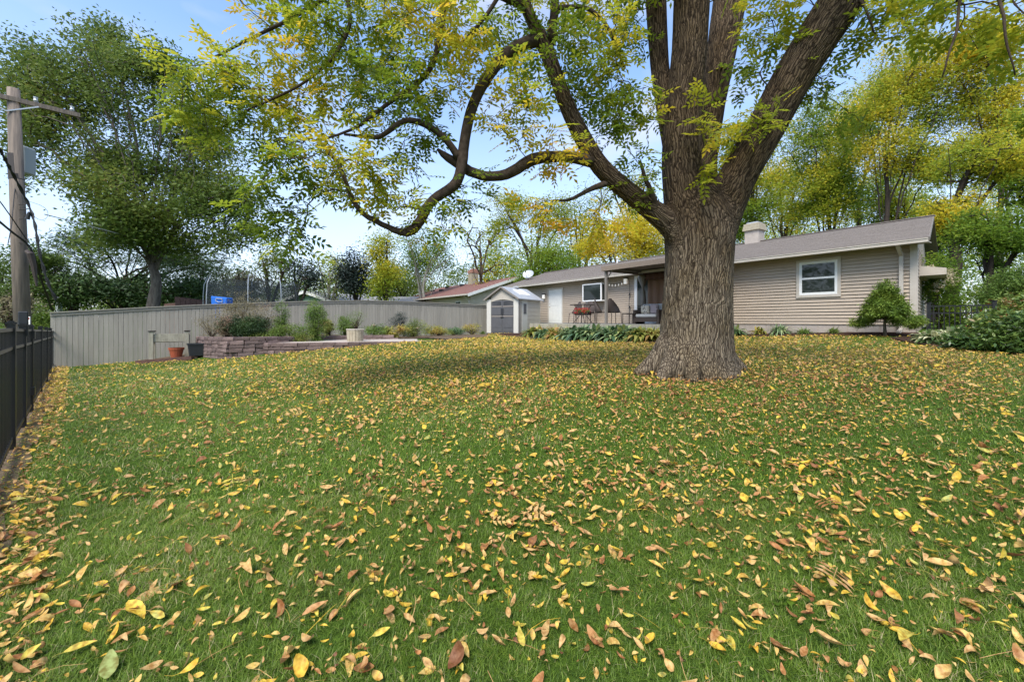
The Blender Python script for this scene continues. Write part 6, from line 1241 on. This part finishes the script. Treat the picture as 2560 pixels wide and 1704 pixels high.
for (n, y0, y1, w_, h_) in [(210000, 1.35, 3.2, .0026, .042), (160000, 3.2, 6.5, .005, .046), (110000, 6.5, 12.5, .010, .05), (60000, 12.5, 25, .02, .055)]:
    x, y = scatter(n, y0, y1); tk = np.exp(-((x-3.1)**2+(y-6.9)**2)/1.1)*1.1+.55*(FINE(x*.31+2, y*.27) > .62); kk = R.rand(len(x)) > tk; x, y = x[kk], y[kk]; m_ = len(x); z = G(x, y); az = R.uniform(0, 2*math.pi, m_); lean = R.uniform(.2, 1.7, m_)*h_; cl_ = FINE(x, y); hh = h_*R.uniform(.35, 1.05, m_)*(1+.35*cl_); lean *= (1+.3*cl_)
    wd = w_*R.uniform(.7, 1.3, m_); ca, sa = np.cos(az), np.sin(az)
    side = np.stack([ca, sa, 0*ca], 1); fw_ = np.stack([-sa, ca, 0*ca], 1); p = np.stack([x, y, z-.004], 1)
    V = p[:, None]+side[:, None]*(BL[:, 0][None]*wd[:, None])[..., None]+fw_[:, None]*(BL[:, 1][None]*lean[:, None])[..., None]+np.array((0, 0, 1))*(BL[:, 2][None]*hh[:, None])[..., None]
    V = V[:, [0, 1, 2, 3, 4]].reshape(-1, 3); base = np.arange(m_)*5
    q4 = np.concatenate([np.stack([base, base+1, base+2, base+3], 1)]); q3 = np.stack([base+3, base+2, base+4, base+4], 1)
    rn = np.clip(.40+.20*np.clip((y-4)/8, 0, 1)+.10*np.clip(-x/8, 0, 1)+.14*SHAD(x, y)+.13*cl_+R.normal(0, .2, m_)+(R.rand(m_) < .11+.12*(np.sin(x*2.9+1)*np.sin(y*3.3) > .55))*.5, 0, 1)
    gparts.append((V, base, m_, rn))
vs, tri, rs_ = [], [], []; off = 0
for V, base, m_, rn in gparts:
    vs.append(V); bb = base+off; tri += [np.stack([bb, bb+1, bb+2], 1), np.stack([bb, bb+2, bb+3], 1), np.stack([bb+3, bb+2, bb+4], 1)]; rs_ += [rn, rn, rn]; off += len(V)
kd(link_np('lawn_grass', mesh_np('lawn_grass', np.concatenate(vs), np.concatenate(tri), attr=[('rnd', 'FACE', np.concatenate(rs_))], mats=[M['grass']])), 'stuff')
print('grass tris', sum(len(t) for t in tri))
# fallen leaflets: curled, folded, some on stalks
def leaflet(sd, L_=1., W_=.36, curl=.4, fold=.5, twist=.3, stalk=.0, nl=5):
    rs = np.random.RandomState(sd); V = []; F_ = []
    for i in range(nl+1):
        s = i/nl; w_ = W_*.5*(math.sin(math.pi*min(1, s*.93+.03))**.8)*(1-.25*s); a = curl*(s-.3)*2; y = (s-.3)*L_*math.cos(a*.5); z = L_*(s-.3)*math.sin(abs(a)*.6)*np.sign(curl)*(1 if s > .3 else -1)*.8; tw = twist*(s-.5)
        for c, e in ((-1, 1), (0, 0), (1, 1)): V.append((c*w_*math.cos(tw), y, z+e*w_*fold+c*w_*math.sin(tw)))
    for i in range(nl):
        for c in (0, 1): F_.append((i*3+c, i*3+c+1, (i+1)*3+c+1, (i+1)*3+c))
    if stalk:
        b0 = len(V); y0 = V[1][1]; z0 = V[1][2]
        for k in range(3): V += [(-.008+.05*k*k*twist, y0-stalk*k/2, z0+.04*k), (.008+.05*k*k*twist, y0-stalk*k/2, z0+.04*k)]
        for k in range(2): F_.append((b0+2*k, b0+2*k+1, b0+2*k+3, b0+2*k+2))
    V = np.array(V); V[:, 2] -= V[:, 2].min()*.6; return V, np.array(F_)
TPL = [leaflet(i, 1, R.uniform(.32, .58), R.choice([-1, 1])*R.uniform(.05, 1.5)*(1 if i % 3 else 1.2), R.uniform(-.1, .9), R.uniform(-1.6, 1.6), R.choice([0, 0, 0, .3, .5])) for i in range(22)]
TPL += [(CT*np.array((1.6, 1.3, .6))*1.5, CF), (CT*np.array((1.9, 1.2, 1.2))*1.3+np.array((0, 0, .05)), CF)]
STK = (np.array([(-.01, -.5, .02), (.01, -.5, .02), (.06, -.1, .10), (.08, -.1, .10), (.02, .25, .09), (.04, .25, .09), (-.08, .5, .02), (-.07, .5, .02)]), np.array([(0, 1, 3, 2), (2, 3, 5, 4), (4, 5, 7, 6)]))
def dens_f(x, y):                                     # how thick the leaves lie
    d = .30+.75*np.exp(-((x-2.5)**2/60+(y-8.5)**2/55)); d += .35*np.exp(-((x-3)**2/14+(y-6.1)**2/3)); edge = np.clip((x+1.04*y+ -.2+0)/6+.35, .1, 1)
    fl_ = (x-(-5.5))*.681+(y-4.5)*.732; d *= np.clip(.45+fl_/7, .35, 1.1); d = d*(1+.45*SHAD(x*1.9, y*2.1)) + 1.2*(fl_ < .38)
    return np.clip(d, .05, 1.4)
x1, y1 = scatter(6000, 1.35, 3.6); x2, y2 = scatter(175000, 3.6, 24.5)
x, y = np.concatenate([x1, x2]), np.concatenate([y1, y2]); area_w = np.concatenate([np.full(len(x1), 1.0), np.full(len(x2), 1.)]); k = R.rand(len(x)) < dens_f(x, y)/1.1; x, y = x[k], y[k]
z = G(x, y); n_ = len(x); k = (y > 3.6) & (R.rand(n_) < np.clip((6.5-y)/6, 0, .45)); x, y, z = x[~k], y[~k], z[~k]; n_ = len(x); fence_d = (x+5.5)*.681+(y-4.5)*.732; kind_ = R.choice(len(TPL), n_, p=np.array([1.]*22+[.08, .04])/22.12)
size = np.clip(np.exp(R.normal(math.log(.056), .36, n_)), .025, .12)*(1+.3*np.clip((y-6)/8, 0, 1))*np.where(kind_ >= 22, 1.25, 1)
near_tree = np.exp(-((x-2.9)**2/5+(y-5.9)**2/1.6))
rn = np.where(R.rand(n_) < .52, R.uniform(.05, .55, n_), R.uniform(.45, .97, n_)); rn = np.where(R.rand(n_) < near_tree*.75, R.uniform(0, .3, n_), rn)
far_y = np.clip((y-5)/7, 0, 1); rn = np.where(R.rand(n_) < far_y*.75, R.uniform(.5, .93, n_), rn)
fw_ = np.stack([R.normal(size=n_), R.normal(size=n_), R.normal(0, .2, n_)], 1); upv = np.stack([R.normal(0, .33, n_), R.normal(0, .33, n_), np.ones(n_)], 1)
hgt = np.where(y < 4, .018, .03)+R.uniform(-.012, .022, n_); pos = np.stack([x, y, z+hgt], 1)
order = np.argsort(y-.0*x+0); vis = order[(np.abs(x[order]/y[order]) < 1.24) & (y[order] > 1.72) & (kind_[order] < 22)][:292]; is_v = np.zeros(n_, bool); is_v[vis] = True
parts = []
for t_ in range(len(TPL)):
    for fr_ in (0, 1):
        m_ = (kind_ == t_) & ~is_v & ((y > 7.5) == bool(fr_)); T_ = TPL[t_]
        if fr_ and t_ < 22: T_ = leaflet(t_, 1, .5, .5*((t_ % 5)-2), .1*(t_ % 7), .4, 0, nl=2)
        if m_.any(): parts.append(stamp(T_[0], T_[1], pos[m_], fw_[m_], upv[m_], size[m_], rn[m_], .03))
xs, ys = scatter(30000, 1.4, 9.5); kk = R.rand(len(xs)) < dens_f(xs, ys)*.9; xs, ys = xs[kk], ys[kk]
for t_ in (2, 5, 8, 12, 16):
    m_ = np.arange(len(xs)) % 5 == (2, 5, 8, 12, 16).index(t_); m1 = int(m_.sum()); parts.append(stamp(TPL[t_][0]*np.array((1.25, 1, 1.2)), TPL[t_][1], np.stack([xs[m_], ys[m_], G(xs[m_], ys[m_])+R.uniform(.012, .04, m1)], 1), np.stack([R.normal(size=m1), R.normal(size=m1), R.normal(0, .5, m1)], 1), np.stack([R.normal(0, .6, m1), R.normal(0, .6, m1), np.ones(m1)], 1), R.uniform(.018, .036, m1), np.clip(R.normal(.5, .25, m1), 0, .95)))
xs, ys = scatter(1000, 1.4, 9); parts.append(stamp(STK[0]*np.array((.6, 1, 1)), STK[1], np.stack([xs, ys, G(xs, ys)+.04], 1), np.stack([R.normal(size=len(xs)), R.normal(size=len(xs)), R.normal(0, .1, len(xs))], 1), np.tile((0, 0, 1.), (len(xs), 1)), R.uniform(.1, .24, len(xs)), R.uniform(.2, .8, len(xs))))
kd(leaf_obj('fallen_leaves', parts, M['litter']), 'stuff')
lm = {}
def leafme(t_, r_):
    key = (t_, int(r_*6))
    if key not in lm: lm[key] = mesh_np('fallen_leaf', TPL[t_][0], TPL[t_][1], attr=[('rnd', 'FACE', np.clip(np.full(len(TPL[t_][1]), (key[1]+.5)/6)+R.normal(0, .02, len(TPL[t_][1])), 0, 1))], mats=[M['litter']], smooth=True)
    return lm[key], key[1]
words_0 = ['rusty brown curled ash leaflet lying on the near grass', 'orange tan ash leaflet lying on the near grass', 'pale beige ash leaflet lying on the near grass', 'tan yellow ash leaflet lying on the near grass', 'golden yellow ash leaflet lying on the near grass', 'clear yellow ash leaflet lying on the near grass']
for i in vis:
    me, c = leafme(kind_[i], min(rn[i], .97)); o = bpy.data.objects.new('fallen_leaf', me); COL.objects.link(o)
    A3 = rotmats(fw_[i:i+1], upv[i:i+1])[0]; o.matrix_world = Matrix.Translation(Vector(pos[i])) @ Matrix([[*A3[:, 0]], [*A3[:, 1]], [*A3[:, 2]]]).to_4x4() @ Matrix.Scale(float(size[i]), 4)
    qx = 1280+pos[i][0]/pos[i][1]*1024; qy = 800+(EYE-pos[i][2])/pos[i][1]*1024
    sz = 'small' if size[i] < .052 else ('large' if size[i] > .074 else 'mid sized'); colr = ('rusty brown', 'orange tan', 'pale beige', 'tan yellow', 'golden yellow', 'clear yellow')[c]
    frm = ('curled', 'flat', 'folded', 'twisted')[int(kind_[i]) % 4]; row = 'bottom edge' if qy > 1560 else ('low foreground' if qy > 1430 else ('middle foreground' if qy > 1320 else 'upper foreground'))
    colm = ('far left', 'left side', 'left of the middle', 'just left of the centre', 'just right of the centre', 'right of the middle', 'right side', 'far right')[min(7, max(0, int(qx/320)))]
    tag(o, f'{sz} {colr} {frm} leaf, {row}, {colm}', 'leaf', 'fallen leaves on the near grass')
dup_ = {}
for o in COL.objects:
    if o.name.startswith('fallen_leaf') and 'label' in o: dup_.setdefault(o['label'], []).append(o)
for k_, l_ in dup_.items():
    if len(l_) > 1:
        l_.sort(key=lambda o: o.matrix_world.translation.y)
        for i_, o in enumerate(l_): o['label'] = k_+', '+('nearer one' if i_ == 0 else ('farther one' if i_ == len(l_)-1 else ('middle one' if len(l_) == 3 or i_ == 1 else 'third one')))
def special(px, py, L_, rn_, tpl, ang, lab, tilt=.2):
    d = 3.0
    for _ in range(40): X_ = (px-1280)/1024*d; zz_ = g1(X_, d)+.03-EYE; d = d*.5+.5*(-zz_*1024/(py-800))
    p = np.array((X_, d, g1(X_, d)+.035)); V, F_ = TPL[tpl]
    me = mesh_np('fallen_leaf', V, F_, attr=[('rnd', 'FACE', np.full(len(F_), rn_))], mats=[M['litter']], smooth=True); o = bpy.data.objects.new('fallen_leaf', me); COL.objects.link(o); o.location = p; o.rotation_euler = (tilt, tilt*.4, ang); o.scale = (L_,)*3; tag(o, lab, 'leaf', 'fallen leaves on the near grass')
special(345, 1540, .15, .86, 3, 1.2, 'large orange and yellow leaf nearest the lower left corner')
special(320, 1525, .12, .12, 7, -1.9, 'curled rusty orange leaf touching the large yellow one at lower left')
special(1135, 1662, .13, .02, 5, -.5, 'dark rust orange folded leaf at the bottom edge centre')
special(2085, 1610, .12, .45, 9, 1.4, 'long pale beige leaf at the bottom edge right of centre')
special(2270, 1590, .13, .93, 11, 2.1, 'bright yellow pointed leaf in the lower right grass')
special(1305, 1605, .09, .93, 13, .3, 'broad pale yellow leaf near the bottom centre')
special(270, 1680, .13, 1., 15, .7, 'pale green ash leaflet at the bottom left edge')
special(2330, 1255, .15, .8, 17, 1.8, 'yellow orange leaf far right in the middle grass')
# weeds in the grass
wv, wf_, wr = [], [], []
for k, (px, py) in enumerate([(1240, 1440), (1715, 1565), (225, 1500), (1245, 1475), (2370, 1590), (690, 1195), (1960, 1515)]):
    d = 3.
    for _ in range(40): X_ = (px-1280)/1024*d; d = d*.5+.5*(-(g1(X_, d)-EYE)*1024/(py-800))
    q = np.array((X_, d, g1(X_, d)+.01)); o = thing('clover', q, ['clover sprig in the middle of the lawn', 'largest round leafed green weed near the bottom right centre', 'green weed beside the orange leaves at lower left', 'second clover sprig just below the middle one', 'small round leafed weed near the right bottom corner', 'pale green weed in the left middle lawn', 'small weed left of the large bottom right one'][k], 'weed', 'weeds growing in the lawn')
    leaf_obj('foliage', [strips(q, 9, .065, .02, 55, .5, 0, .3, spread=.02, prof=(.1, .15, .8, 1, .3))], M['woodleaf'], o)
